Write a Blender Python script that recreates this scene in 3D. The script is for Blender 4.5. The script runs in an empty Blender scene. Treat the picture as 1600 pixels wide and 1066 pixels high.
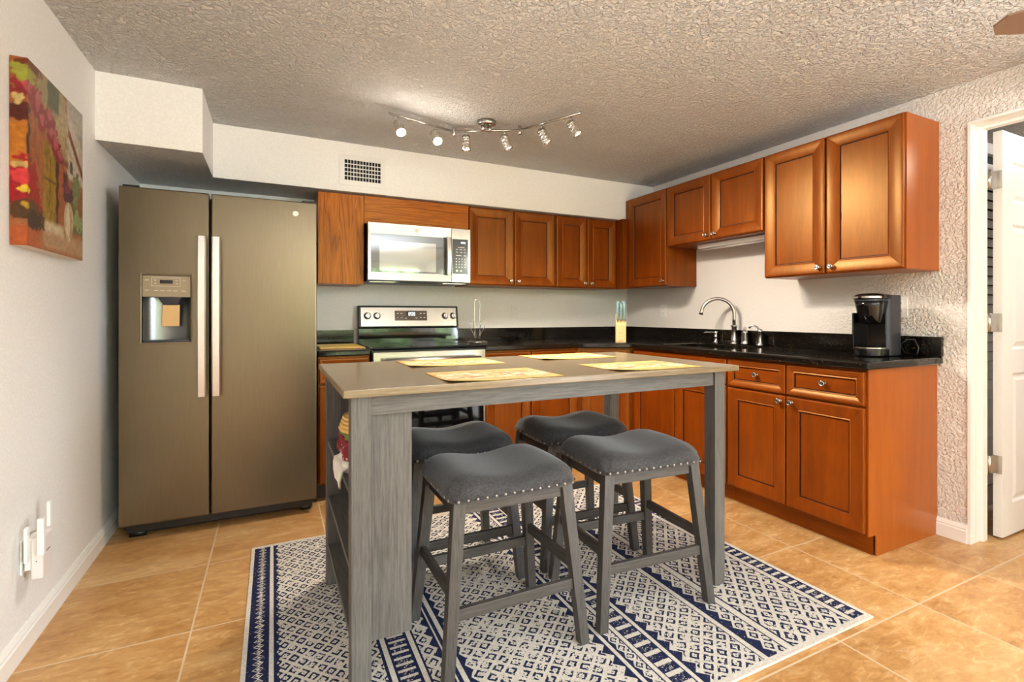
import bpy, bmesh, math, random
import numpy as np
from mathutils import Vector, Matrix
random.seed(7)
C = bpy.context.scene.collection
S = bpy.context.scene
PI = math.pi

# ---------------------------------------------------------------- camera, world, lights, exposure
cam_d = bpy.data.cameras.new('camera'); cam = bpy.data.objects.new('camera', cam_d); C.objects.link(cam)
cam_d.sensor_fit = 'HORIZONTAL'; cam_d.sensor_width = 36.0
cam_d.lens = 768.94 * 36 / 1600
cam.location = (0.7529, -0.1597, 1.1326)
cam.rotation_euler = (PI / 2, 0, -math.radians(25.903))
cam_d.shift_x = 0.0
cam_d.shift_y = -(533 - 491.1) / 1600
cam_d.clip_start = 0.05
S.camera = cam

S.view_settings.view_transform = 'Standard'
S.view_settings.look = 'None'
S.view_settings.gamma = 1.0
S.view_settings.use_curve_mapping = False
S.view_settings.exposure = 0.80
S.cycles.max_bounces = 8
S.cycles.diffuse_bounces = 5
S.cycles.glossy_bounces = 4
S.cycles.sample_clamp_indirect = 4.0
S.cycles.caustics_reflective = False
S.cycles.caustics_refractive = False

world = bpy.data.worlds.new('world'); S.world = world; world.use_nodes = True
wn = world.node_tree.nodes; wl = world.node_tree.links
bg = wn['Background']
bg.inputs[0].default_value = (0.78, 0.88, 1.0, 1); bg.inputs[1].default_value = 17.0

def area(name, loc, rot, sx, sy, power, col):
    l = bpy.data.lights.new(name, 'AREA'); l.shape = 'RECTANGLE'; l.size = sx; l.size_y = sy
    l.energy = power; l.color = col
    o = bpy.data.objects.new(name, l); C.objects.link(o); o.location = loc; o.rotation_euler = rot
    return o
def point(name, loc, power, col, r=0.05):
    l = bpy.data.lights.new(name, 'POINT'); l.energy = power; l.color = col; l.shadow_soft_size = r
    o = bpy.data.objects.new(name, l); C.objects.link(o); o.location = loc
    return o
def spot(name, loc, target, power, col, size=1.9, blend=0.6, r=0.03):
    l = bpy.data.lights.new(name, 'SPOT'); l.energy = power; l.color = col; l.shadow_soft_size = r
    l.spot_size = size; l.spot_blend = blend
    o = bpy.data.objects.new(name, l); C.objects.link(o); o.location = loc
    d = Vector(target) - Vector(loc)
    o.rotation_euler = d.to_track_quat('-Z', 'Y').to_euler()
    return o

COOL = (0.88, 0.95, 1.0); WARM = (1.0, 0.89, 0.76)
# daylight comes in through the glazed rear door and the patio door on the right, both behind the camera (portals guide the sampling)
for nm, loc, rot, sx, sy in (('rear_glass_portal', (2.675, -4.19, 1.13), (PI / 2, 0, 0), 2.1, 2.06), ('patio_door_portal', (3.83, -2.35, 1.05), (PI / 2, 0, PI / 2), 1.9, 2.0)):
    o = area(nm, loc, rot, sx, sy, 1, COOL); o.data.cycles.is_portal = True
# lamp of the ceiling fan, unseen fill lights added behind the camera, and the other room's lamp beyond the door
point('fan_lamp_light', (3.36, 0.02, 1.88), 14, (1.0, 0.93, 0.84), 0.09)
point('added_rear_fill', (1.3, -1.9, 1.9), 25, (1.0, 0.95, 0.88), 0.25)  # unseen point fill, added to lift the ambient light
area('added_ceiling_fill', (1.6, -1.3, 1.75), (PI, 0, 0), 2.2, 1.6, 135, (0.88, 0.94, 1.0))  # unseen upward fill, added to brighten the ceiling
area('hall_ceiling_light', (4.9, 0.55, 2.2), (0, 0, 0), 0.5, 0.5, 11, (1.0, 0.97, 0.93))

# ---------------------------------------------------------------- node helpers
class X:
    """tiny expression wrapper around math nodes"""
    nt = None
    def __init__(s, v): s.v = v
    @staticmethod
    def m(op, *a):
        n = X.nt.nodes.new('ShaderNodeMath'); n.operation = op
        for i, q in enumerate(a):
            q = q.v if isinstance(q, X) else q
            if isinstance(q, (int, float)): n.inputs[i].default_value = q
            else: X.nt.links.new(q, n.inputs[i])
        return X(n.outputs[0])
    def __add__(s, o): return X.m('ADD', s, o)
    __radd__ = __add__
    def __sub__(s, o): return X.m('SUBTRACT', s, o)
    def __rsub__(s, o): return X.m('SUBTRACT', o, s)
    def __mul__(s, o): return X.m('MULTIPLY', s, o)
    __rmul__ = __mul__
    def __truediv__(s, o): return X.m('DIVIDE', s, o)
    def __gt__(s, o): return X.m('GREATER_THAN', s, o)
    def __lt__(s, o): return X.m('LESS_THAN', s, o)
    def abs(s): return X.m('ABSOLUTE', s)
    def fr(s): return X.m('FRACT', s)
    def floor(s): return X.m('FLOOR', s)
    def max(s, o): return X.m('MAXIMUM', s, o)
    def min(s, o): return X.m('MINIMUM', s, o)
    def inr(s, a, b): return (s > a) * (s < b)

def lin(r, g, b):
    f = lambda c: (c / 255 / 12.92) if c / 255 <= 0.04045 else ((c / 255 + 0.055) / 1.055) ** 2.4
    return (f(r), f(g), f(b), 1.0)

class Mat:
    def __init__(s, name):
        s.m = bpy.data.materials.new(name); s.m.use_nodes = True
        s.nt = s.m.node_tree; s.n = s.nt.nodes; s.l = s.nt.links
        s.b = s.n['Principled BSDF']; X.nt = s.nt
    def set(s, **k):
        names = dict(col='Base Color', rough='Roughness', metal='Metallic', spec='Specular IOR Level', coat='Coat Weight', tint='Specular Tint',
                     coatr='Coat Roughness', em='Emission Color', ems='Emission Strength', trans='Transmission Weight', ior='IOR',
                     sheen='Sheen Weight', aniso='Anisotropic')
        for a, v in k.items():
            i = s.b.inputs[names[a]]
            if isinstance(v, X): v = v.v
            if isinstance(v, (int, float, tuple)): i.default_value = v
            else: s.l.new(v, i)
        return s
    def coord(s, kind='Object', scale=(1, 1, 1), rot=(0, 0, 0), loc=(0, 0, 0)):
        t = s.n.new('ShaderNodeTexCoord'); mp = s.n.new('ShaderNodeMapping')
        mp.inputs['Scale'].default_value = scale; mp.inputs['Rotation'].default_value = rot; mp.inputs['Location'].default_value = loc
        if kind == 'World':
            g = s.n.new('ShaderNodeNewGeometry'); s.l.new(g.outputs['Position'], mp.inputs[0])
        else: s.l.new(t.outputs[kind], mp.inputs[0])
        return mp.outputs[0]
    def noise(s, vec, scale=5, detail=3, rough=0.5, dist=0.0, out=0):
        t = s.n.new('ShaderNodeTexNoise'); t.inputs['Scale'].default_value = scale; t.inputs['Detail'].default_value = detail
        t.inputs['Roughness'].default_value = rough; t.inputs['Distortion'].default_value = dist
        s.l.new(vec, t.inputs['Vector']); return t.outputs[out]
    def voro(s, vec, scale=5, feat='F1', out=0):
        t = s.n.new('ShaderNodeTexVoronoi'); t.feature = feat; t.inputs['Scale'].default_value = scale
        s.l.new(vec, t.inputs['Vector']); return t.outputs[out]
    def ramp(s, fac, stops, interp='LINEAR'):
        r = s.n.new('ShaderNodeValToRGB'); r.color_ramp.interpolation = interp
        e = r.color_ramp.elements
        while len(e) < len(stops): e.new(0.5)
        for i, (p, c) in enumerate(stops):
            e[i].position = p; e[i].color = c if isinstance(c, tuple) else (c, c, c, 1)
        fac = fac.v if isinstance(fac, X) else fac
        s.l.new(fac, r.inputs[0]); return r.outputs[0]
    def mix(s, fac, a, b, mode='MIX'):
        n = s.n.new('ShaderNodeMix'); n.data_type = 'RGBA'; n.blend_type = mode
        for i, q in ((0, fac), (6, a), (7, b)):
            if isinstance(q, X): q = q.v
            if isinstance(q, (int, float, tuple)): n.inputs[i].default_value = q
            else: s.l.new(q, n.inputs[i])
        return n.outputs[2]
    def bump(s, h, strength=0.3, dist=0.01):
        n = s.n.new('ShaderNodeBump'); n.inputs['Strength'].default_value = strength; n.inputs['Distance'].default_value = dist
        h = h.v if isinstance(h, X) else h
        s.l.new(h, n.inputs['Height']); s.l.new(n.outputs[0], s.b.inputs['Normal']); return s
    def xyz(s, vec):
        n = s.n.new('ShaderNodeSeparateXYZ'); s.l.new(vec, n.inputs[0]); return [X(o) for o in n.outputs]

def plain(name, col, rough=0.5, metal=0.0, **k):
    return Mat(name).set(col=col, rough=rough, metal=metal, **k).m

M = {}
def wall_mat(name, col, scale, strength, dist=0.006, lo=0.42, hi=0.62):
    a = Mat(name); v = a.coord('World')
    n1 = a.noise(v, scale, 4, 0.55, 0.6)
    h = a.ramp(n1, [(lo, 0.0), (hi, 1.0)])
    a.set(col=a.mix(0.05, col, h), rough=0.85, spec=0.2)
    a.bump(h, strength, dist); return a.m
M['wall_smooth'] = wall_mat('painted_plaster', lin(244, 242, 238), 90, 0.18, 0.002)
M['wall_left'] = wall_mat('painted_plaster_fine', lin(232, 230, 227), 110, 0.30, 0.002)
def stucco():
    # knockdown texture fading into the smooth skim coat around the sink
    a = Mat('knockdown_plaster'); v = a.coord('World'); x, y, z = a.xyz(v)
    h = a.ramp(a.noise(v, 78, 3, 0.5, 0.2), [(0.40, 0.0), (0.62, 1.0)])
    f = X.m('MINIMUM', X.m('MAXIMUM', (2.0 - y - z * 0.25 + 0.1) * 2.5, 0.12), 1.0)
    a.set(col=lin(226, 220, 212), rough=0.85, spec=0.2)
    a.bump(X(h) * f, 0.9, 0.006); return a.m
M['wall_stucco'] = stucco()
M['ceiling'] = wall_mat('knockdown_ceiling', lin(228, 228, 227), 56, 1.0, 0.012)

def floor_mat():
    a = Mat('travertine_tile'); v = a.coord('World'); x, y, z = a.xyz(v)
    tx = (x - 0.49 + 5.07) / 0.507; ty = (y - 0.876 + 5.23) / 0.523
    ex = (tx.fr() - 0.5).abs(); ey = (ty.fr() - 0.5).abs()
    grout = ex.max(ey) > 0.4935
    tid = tx.floor() * 3.7 + ty.floor() * 7.3
    cx = a.n.new('ShaderNodeCombineXYZ'); a.l.new(tid.v, cx.inputs[2])
    add = a.n.new('ShaderNodeVectorMath'); add.operation = 'ADD'
    mv = a.coord('World', (1.0, 2.4, 1.0), (0, 0, 0.5))
    a.l.new(mv, add.inputs[0]); a.l.new(cx.outputs[0], add.inputs[1])
    n1 = a.noise(add.outputs[0], 2.2, 6, 0.62, 1.2)
    n2 = a.noise(add.outputs[0], 14, 5, 0.65, 1.0)
    c = a.ramp(n1, [(0.28, lin(142, 96, 50)), (0.45, lin(176, 130, 76)), (0.58, lin(194, 152, 98)), (0.75, lin(214, 182, 134))])
    c2 = a.ramp(n2, [(0.35, lin(140, 92, 46)), (0.55, lin(184, 138, 84)), (0.7, lin(218, 188, 144))])
    c = a.mix(0.42, c, c2)
    c = a.mix(grout, c, lin(198, 172, 138))
    r = X(a.ramp(n2, [(0.3, 0.30), (0.8, 0.45)])) + grout * 0.4
    a.set(col=c, rough=r, spec=0.45)
    a.bump((X(n2) * 0.25) - grout * 1.0, 0.25, 0.003); return a.m
M['floor'] = floor_mat()

def wood_cab(name, c0, c1, c2, axis='Z', rough=0.36, sc=1.0):
    a = Mat(name)
    st = {'Z': (9, 9, 0.9), 'X': (0.9, 9, 9), 'Y': (9, 0.9, 9)}[axis]
    v = a.coord('World', st)
    n1 = a.noise(v, 2.2 * sc, 5, 0.6, 0.6)
    v2 = a.coord('World', tuple(q * 6 for q in st))
    n2 = a.noise(v2, 2.5, 3, 0.6, 0.2)
    v3 = a.coord('World'); n3 = a.noise(v3, 3.0, 2, 0.5)
    c = a.ramp(n1, [(0.25, c0), (0.5, c1), (0.8, c2)])
    c = a.mix(0.25, c, a.ramp(n2, [(0.3, c0), (0.7, c2)]))
    c = a.mix(0.25, c, a.ramp(n3, [(0.35, c0), (0.7, c2)]))
    a.set(col=c, rough=rough, spec=0.75, tint=(1.0, 0.62, 0.22, 1))
    a.bump(n2, 0.05, 0.001); return a.m
M['cherry'] = wood_cab('cherry_stained_maple', lin(88, 33, 4), lin(117, 48, 5), lin(146, 69, 8))
M['cherry_x'] = wood_cab('cherry_stained_maple_level', lin(88, 33, 4), lin(117, 48, 5), lin(146, 69, 8), 'X')
M['cherry_y'] = wood_cab('cherry_stained_maple_depth', lin(88, 33, 4), lin(117, 48, 5), lin(146, 69, 8), 'Y')
M['panel_end'] = wood_cab('cherry_veneer_end', lin(132, 62, 16), lin(152, 76, 21), lin(170, 92, 28), rough=0.33, sc=0.7)

def oak(name, axis):
    a = Mat(name)
    st = {'Z': (1.6, 1, 0.10), 'X': (0.10, 1, 1.6)}[axis]
    v = a.coord('World', st)
    n = a.noise(v, 7, 2, 0.5, 0.8)
    ring = ((X(n) * 12).fr() - 0.5).abs() * 2
    fine = a.noise(a.coord('World', tuple(q * 1.0 for q in ((60, 60, 3) if axis == 'Z' else (3, 60, 60)))), 3, 4, 0.7)
    c = a.ramp(ring, [(0.0, lin(112, 48, 6)), (0.25, lin(160, 80, 12)), (1.0, lin(180, 98, 20))])
    c = a.mix(a.ramp(fine, [(0.42, 0.5), (0.55, 0.0)]), c, lin(124, 56, 18))
    a.set(col=c, rough=0.38, spec=0.6, tint=(1.0, 0.66, 0.3, 1)); a.bump(fine, 0.12, 0.001); return a.m
M['glaze'] = plain('dark_glaze_in_groove', lin(58, 18, 5), 0.5)
M['oak'] = oak('oak_upright_grain', 'Z'); M['oak_x'] = oak('oak_level_grain', 'X')

def greywood(name, axis, c0=lin(56, 54, 51), c1=lin(102, 99, 95), rough=0.5):
    a = Mat(name)
    st = {'Z': (60, 60, 3.0), 'X': (3.0, 60, 60), 'Y': (60, 3.0, 60)}[axis]
    n1 = a.noise(a.coord('Object', st), 3, 5, 0.7, 0.3)
    n2 = a.noise(a.coord('Object', tuple(q * 0.15 for q in st)), 3, 3, 0.5)
    c = a.ramp(n1, [(0.3, c0), (0.65, c1)])
    c = a.mix(0.25, c, a.ramp(n2, [(0.3, c0), (0.7, c1)]))
    a.set(col=c, rough=rough, spec=0.4); a.bump(n1, 0.2, 0.001); return a.m
for ax in 'XYZ': M['grey' + ax] = greywood('weathered_grey_wood_' + ax.lower(), ax)
M['greytop'] = greywood('grey_tabletop_warm_reflection', 'X', lin(92, 78, 60), lin(138, 120, 92), 0.22)  # tan of the reflected warm light is mixed into the grey top's colour
for ax in 'XYZ': M['dgrey' + ax] = greywood('dark_grey_stool_wood_' + ax.lower(), ax, lin(42, 39, 37), lin(80, 76, 72), 0.42)

def fabric():
    a = Mat('charcoal_linen'); v = a.coord('Object', (420, 60, 60)); w = a.coord('Object', (60, 420, 60))
    n = X(a.noise(v, 1.2, 2, 0.6)) * 0.5 + X(a.noise(w, 1.2, 2, 0.6)) * 0.5
    a.set(col=a.ramp(n, [(0.36, lin(18, 17, 19)), (0.62, lin(60, 59, 60))]), rough=0.72, spec=0.35, sheen=0.25)
    a.bump(n, 0.35, 0.001); return a.m
M['fabric'] = fabric()
def granite():
    a = Mat('black_gold_granite'); v = a.coord('World')
    n = a.noise(v, 95, 3, 0.6, 0.4); n2 = a.noise(v, 26, 3, 0.6, 0.8); vo = a.voro(v, 130)
    c = a.ramp(n, [(0.42, lin(8, 7, 7)), (0.60, lin(20, 16, 12)), (0.68, lin(72, 56, 34)), (0.78, lin(130, 114, 84))])
    c = a.mix(a.ramp(n2, [(0.45, 0.25), (0.65, 0.9)]), c, a.ramp(vo, [(0.0, lin(96, 88, 70)), (0.24, lin(24, 20, 15)), (1.0, lin(8, 7, 7))]))
    a.set(col=c, rough=0.1, spec=0.5); return a.m
M['granite'] = granite()
def slate():
    a = Mat('slate_fridge_finish'); n = a.noise(a.coord('Object', (400, 400, 4)), 3, 2, 0.5)
    a.set(col=a.ramp(n, [(0.3, lin(106, 94, 74)), (0.7, lin(114, 102, 82))]), metal=0.85, rough=0.30); return a.m
M['slate'] = slate()
def brushed(name, col, rough, axis=(4, 400, 400)):
    a = Mat(name); n = a.noise(a.coord('Object', axis), 3, 2, 0.5)
    r = X(n) * 0.14 + (rough - 0.07)
    a.set(col=col, metal=1.0, rough=r); return a.m
M['steel'] = brushed('brushed_stainless', lin(176, 170, 160), 0.24)
M['steelv'] = brushed('brushed_stainless_handle', lin(200, 194, 186), 0.3, (400, 400, 4))
M['nickel'] = plain('brushed_nickel', lin(186, 181, 174), 0.24, 1.0)
M['chrome'] = plain('chrome', lin(215, 212, 208), 0.08, 1.0)
M['blackgl'] = plain('black_glass', lin(9, 9, 10), 0.05, 0.0, spec=0.6)
M['mwglass'] = plain('dark_mirror_glass', lin(110, 112, 112), 0.04, 0.75)
M['mwpanel'] = plain('grey_glass_keypad', lin(62, 64, 66), 0.12)
M['black'] = plain('black_plastic', lin(16, 16, 17), 0.35)
M['blackgloss'] = plain('glossy_black_plastic', lin(10, 10, 11), 0.12)
M['gunmetal'] = plain('dark_silver_plastic', lin(62, 64, 72), 0.32, 0.6)
M['dark'] = plain('dark_recess', lin(20, 18, 17), 0.8)
M['trim'] = plain('white_trim_paint', lin(236, 234, 229), 0.35)
M['white'] = plain('white_plastic', lin(238, 236, 232), 0.4)
M['light_led'] = plain('lit_display', lin(240, 240, 235), 0.4, em=(0.9, 0.95, 1.0, 1), ems=2.0)
M['bulb'] = plain('lit_bulb', (1, 1, 1, 1), 0.4, em=(1.0, 0.86, 0.62, 1), ems=60.0)
M['bulbdim'] = plain('frosted_lamp_glass', (1, 1, 1, 1), 0.4, em=(1.0, 0.88, 0.68, 1), ems=6.0)
M['printing'] = plain('pale_print', lin(225, 220, 210), 0.5)
M['greyprint'] = plain('grey_print', lin(90, 88, 84), 0.5)
M['amber'] = plain('bronze_display_panel', lin(96, 66, 36), 0.25)
M['paddle'] = plain('tan_paddle', lin(214, 172, 112), 0.35)
M['teal'] = plain('pale_teal_handle', lin(142, 176, 178), 0.4)
M['blockwood'] = wood_cab('light_block_wood', lin(214, 178, 118), lin(226, 194, 138), lin(236, 208, 156), rough=0.5)
M['straw'] = plain('straw', lin(216, 176, 100), 0.8)
M['redcloth'] = plain('red_cloth', lin(128, 22, 34), 0.85)
M['greencloth'] = plain('green_cloth', lin(96, 112, 48), 0.85)
M['whitecloth'] = plain('white_cloth', lin(226, 220, 210), 0.9)
M['yellow'] = plain('yellow_board', lin(206, 172, 44), 0.35)
M['boardedge'] = plain('tan_board_edge', lin(196, 160, 104), 0.4)
M['kick'] = plain('dark_kick', lin(46, 30, 24), 0.5)
M['foliage'] = None
def foliage():
    a = Mat('hedge_leaves'); v = a.coord('World'); n = a.voro(v, 14, out=1)
    g = a.n.new('ShaderNodeRGBToBW'); a.l.new(n, g.inputs[0])
    a.set(col=a.ramp(g.outputs[0], [(0.2, lin(70, 92, 44)), (0.5, lin(134, 158, 90)), (0.8, lin(200, 212, 160))]), rough=0.6); return a.m
M['foliage'] = foliage()
M['ground'] = plain('pale_patio', lin(170, 165, 150), 0.9)
M['glass'] = plain('window_glass', (1, 1, 1, 1), 0.0, trans=1.0, ior=1.02)

def rug_mat():
    a = Mat('woven_rug'); v = a.coord('World'); x, y, z = a.xyz(v)
    n = X(a.noise(v, 55, 2, 0.6)); n2 = X(a.noise(v, 160, 2, 0.6))
    wob = (n - 0.5) * 0.010
    xx = x + wob; yy = y + (X(a.noise(a.coord('World', (1, 1, 1), (0, 0, 0), (5, 3, 1)), 60, 2, 0.6)) - 0.5) * 0.010
    ink = None
    def put(m):
        nonlocal ink
        ink = m if ink is None else ink.max(m)
    for p, q in ((.676, .690), (.728, .741), (.755, .762), (1.072, 1.082), (1.098, 1.106), (1.162, 1.172), (1.188, 1.195), (1.255, 1.260),
                 (1.266, 1.279), (1.295, 1.303), (1.762, 1.769), (1.783, 1.788), (1.829, 1.834), (1.850, 1.854), (1.917, 1.922), (1.937, 1.942),
                 (2.188, 2.192), (2.212, 2.232), (2.300, 2.305), (2.334, 2.342), (2.652, 2.656), (2.680, 2.687), (2.736, 2.744)):
        put(x.inr(p, q))
    def lattice(x0, x1, px, py, ph=0.0, ero=0.50, dot=True):
        u = (xx - x0) / px; w = yy / py + ph
        fa = ((u + w).fr() - 0.5).abs(); fb = ((u - w + 20).fr() - 0.5).abs()
        m = fa.max(fb)
        ring = m.inr(0.18, 0.36) * (n < ero + 0.07)
        if dot: ring = ring.max((m < 0.05) * (n2 > 0.45))
        put(ring * x.inr(x0, x1))
    def zig(x0, x1, per, side, depth):
        # solid navy beyond a saw edge; side=+1: solid on the right end
        t = ((y / per).fr() - 0.5).abs() * 2 * depth
        if side > 0: put((x > (x1 - depth * 1.15) + t) * (x < x1))
        else: put((x < (x0 + depth * 1.15) - t) * (x > x0))
    def ladder(x0, x1, per):
        f = (y / per).fr()
        bars = f.inr(0.30, 0.95)
        inner = bars * ((n2 > 0.40).max(x < x0 + 0.010).max(x > x1 - 0.010))
        put(inner * x.inr(x0, x1))
    lattice(.762, 1.072, .052, .056); zig(.762, 1.072, .057, -1, .012)
    lattice(.690, .728, .040, .030, dot=False); zig(.690, .728, .030, -1, .018); zig(.690, .728, .030, 1, .014)
    ladder(1.106, 1.162, .030)
    lattice(1.195, 1.255, .05, .06); zig(1.195, 1.255, .06, 1, .02)
    lattice(1.303, 1.740, .0625, .0575, ero=0.47); zig(1.303, 1.769, .0575, 1, .030); zig(1.303, 1.769, .0575, -1, .016)
    lattice(1.788, 1.829, .041, .045); zig(1.788, 1.829, .045, -1, .012)
    ladder(1.854, 1.917, .050)
    lattice(1.970, 2.188, .062, .0575, ero=0.5); zig(1.942, 2.188, .0575, -1, .030)
    lattice(2.240, 2.300, .052, .060); zig(2.232, 2.300, .060, -1, .025)
    lattice(2.342, 2.652, .072, .080, ero=0.50)
    ladder(2.687, 2.736, .038)
    border = (x > 0.676) * (x < 2.746) * (y > 0.922) * (y < 2.492)
    ink = ink * border
    wear = n2 > 0.30
    ink = ink * (wear * 0.9 + 0.1)
    cream = a.ramp(n2, [(0.3, lin(176, 169, 156)), (0.7, lin(206, 199, 187))])
    a.set(col=a.mix(ink, cream, lin(28, 34, 62)), rough=0.92, spec=0.15)
    a.bump(n2 + ink * 0.4, 0.3, 0.002); return a.m
M['rug'] = rug_mat()

def mat_place():
    a = Mat('printed_placemat'); v = a.coord('Object'); x, y, z = a.xyz(v)
    n = a.noise(v, 15, 5, 0.62, 1.2); n2 = a.noise(a.coord('Object', (5, 22, 1)), 3, 4, 0.6, 1.2); n3 = a.noise(v, 34, 3, 0.6, 0.6)
    c = a.ramp(n, [(0.34, lin(92, 70, 66)), (0.42, lin(176, 120, 74)), (0.50, lin(196, 160, 98)), (0.58, lin(214, 200, 170)), (0.66, lin(104, 108, 66)), (0.74, lin(150, 96, 66))])
    c2 = a.ramp(n2, [(0.40, lin(198, 160, 84)), (0.52, lin(206, 172, 104)), (0.60, lin(150, 92, 58)), (0.68, lin(208, 190, 150))])
    band = (y.abs() < 0.075)
    c = a.mix(band * 0.8 + 0.08, c2, c)
    c = a.mix(X(a.ramp(n3, [(0.55, 0.0), (0.62, 1.0)])) * band * 0.6, c, lin(226, 216, 196))
    edge = (x.abs() > 0.196).max(y.abs() > 0.129)
    c = a.mix(edge, c, lin(200, 164, 92))
    a.set(col=c, rough=0.7, spec=0.2); return a.m
M['placemat'] = mat_place()

def canvas():
    a = Mat('painted_canvas'); at = a.n.new('ShaderNodeVertexColor'); at.layer_name = 'paint'
    n = a.noise(a.coord('Object'), 60, 4, 0.65, 0.8)
    a.set(col=a.mix(0.22, at.outputs[0], a.ramp(n, [(0.35, lin(60, 20, 10)), (0.65, lin(200, 160, 110))]), 'OVERLAY'), rough=0.45, spec=0.35); return a.m
M['canvas'] = canvas()
def clothp():
    a = Mat('patterned_red_cloth'); v = a.coord('Object'); w = a.voro(v, 55)
    a.set(col=a.ramp(w, [(0.0, lin(232, 214, 200)), (0.22, lin(214, 180, 170)), (0.3, lin(128, 20, 34)), (1.0, lin(110, 16, 28))]), rough=0.85); return a.m
M['redpattern'] = clothp()
def crackle():
    a = Mat('crackled_chrome_glass'); v = a.coord('Object'); w = a.voro(v, 90)
    a.set(col=lin(220, 214, 206), metal=0.9, rough=0.16); a.bump(w, 0.8, 0.004); return a.m
M['crackle'] = crackle()

# ---------------------------------------------------------------- mesh helpers
class MB:
    def __init__(s): s.v = []; s.f = []; s.sm = []
    def add(s, vs, fs, smooth=False):
        k = len(s.v); s.v += [tuple(p) for p in vs]
        s.f += [tuple(i + k for i in f) for f in fs]; s.sm += [smooth] * len(fs); return s
    def box(s, x0, x1, y0, y1, z0, z1):
        vs = [(x0, y0, z0), (x1, y0, z0), (x1, y1, z0), (x0, y1, z0), (x0, y0, z1), (x1, y0, z1), (x1, y1, z1), (x0, y1, z1)]
        return s.add(vs, [(0, 3, 2, 1), (4, 5, 6, 7), (0, 1, 5, 4), (1, 2, 6, 5), (2, 3, 7, 6), (3, 0, 4, 7)])
    def bar(s, a, b, w, d, up=(0, 0, 1)):
        """square bar from a to b; cut ends level when up given by caller"""
        a, b = Vector(a), Vector(b); t = (b - a).normalized(); u = Vector(up)
        n1 = t.cross(u)
        if n1.length < 1e-4: n1 = t.cross(Vector((1, 0, 0)))
        n1.normalize(); n2 = n1.cross(t).normalized()
        vs = []
        for p in (a, b):
            for i, j in ((-1, -1), (1, -1), (1, 1), (-1, 1)): vs.append(p + n1 * (i * w / 2) + n2 * (j * d / 2))
        return s.add(vs, [(0, 1, 2, 3), (7, 6, 5, 4), (0, 4, 5, 1), (1, 5, 6, 2), (2, 6, 7, 3), (3, 7, 4, 0)])
    def slant(s, c0, c1, w0, d0, w1=None, d1=None):
        """leg: level rectangle at c0 to level rectangle at c1"""
        w1 = w1 or w0; d1 = d1 or d0; vs = []
        for c, w, d in ((c0, w0, d0), (c1, w1, d1)):
            for i, j in ((-1, -1), (1, -1), (1, 1), (-1, 1)): vs.append((c[0] + i * w / 2, c[1] + j * d / 2, c[2]))
        return s.add(vs, [(0, 3, 2, 1), (4, 5, 6, 7), (0, 1, 5, 4), (1, 2, 6, 5), (2, 3, 7, 6), (3, 0, 4, 7)])
    def tube(s, pts, r, n=10, caps=True, closed=False):
        pts = [Vector(p) for p in pts]; m = len(pts); rs = r if isinstance(r, (list, tuple)) else [r] * m
        t0 = (pts[1] - pts[0]).normalized(); ref = Vector((0, 0, 1)) if abs(t0.z) < 0.9 else Vector((1, 0, 0))
        nrm = t0.cross(ref).normalized(); vs = []; prev = t0
        for i, p in enumerate(pts):
            if closed: t = (pts[(i + 1) % m] - pts[i - 1]).normalized()
            else: t = (pts[min(i + 1, m - 1)] - pts[max(i - 1, 0)]).normalized()
            nrm = (nrm - t * nrm.dot(t)).normalized(); bn = t.cross(nrm)
            for k in range(n):
                a = 2 * PI * k / n; vs.append(p + (nrm * math.cos(a) + bn * math.sin(a)) * rs[i])
        fs = []
        for i in range(m if closed else m - 1):
            for k in range(n):
                j = (i + 1) % m
                fs.append((i * n + k, i * n + (k + 1) % n, j * n + (k + 1) % n, j * n + k))
        s.add(vs, fs, True)
        if caps and not closed:
            k = len(s.v) - m * n
            s.f += [tuple(k + q for q in range(n))[::-1], tuple(k + (m - 1) * n + q for q in range(n))]; s.sm += [False, False]
        return s
    def lathe(s, prof, o=(0, 0, 0), axis=(0, 0, 1), n=20, smooth=True):
        o = Vector(o); ax = Vector(axis).normalized(); ref = Vector((0, 0, 1)) if abs(ax.z) < 0.9 else Vector((1, 0, 0))
        u = ax.cross(ref).normalized(); w = ax.cross(u); vs = []
        for r, h in prof:
            for k in range(n):
                a = 2 * PI * k / n; vs.append(o + ax * h + (u * math.cos(a) + w * math.sin(a)) * r)
        m = len(prof); fs = [(i * n + k, i * n + (k + 1) % n, (i + 1) * n + (k + 1) % n, (i + 1) * n + k) for i in range(m - 1) for k in range(n)]
        s.add(vs, fs, smooth); k = len(s.v) - m * n
        s.f += [tuple(k + q for q in range(n))[::-1], tuple(k + (m - 1) * n + q for q in range(n))]; s.sm += [False, False]
        return s
    def prism(s, poly, z0, z1, place=None):
        """extrude 2-D outline (x,y) from z0 to z1; place maps a point"""
        n = len(poly); vs = [(p[0], p[1], z0) for p in poly] + [(p[0], p[1], z1) for p in poly]
        if place: vs = [place(v) for v in vs]
        fs = [tuple(range(n))[::-1], tuple(range(n, 2 * n))] + [(i, (i + 1) % n, n + (i + 1) % n, n + i) for i in range(n)]
        return s.add(vs, fs)
    def build(s, name, mat, parent=None, bevel=0.0, seg=2, loc=None, sub=0):
        me = bpy.data.meshes.new(name); me.from_pydata(s.v, [], s.f); me.update()
        bm = bmesh.new(); bm.from_mesh(me); bmesh.ops.recalc_face_normals(bm, faces=bm.faces); bm.to_mesh(me); bm.free()
        me.polygons.foreach_set('use_smooth', s.sm if len(s.sm) == len(me.polygons) else [False] * len(me.polygons))
        me.materials.append(mat)
        if getattr(s, 'glaze', None):
            me.materials.append(M['glaze'])
            for q in s.glaze: me.polygons[q].material_index = 1
        o = bpy.data.objects.new(name, me); C.objects.link(o)
        if parent is not None:
            o.parent = parent
            if parent.get('_off'): pass
        if bevel:
            b = o.modifiers.new('bevel', 'BEVEL'); b.width = bevel; b.segments = seg; b.limit_method = 'ANGLE'; b.angle_limit = 0.6
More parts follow.
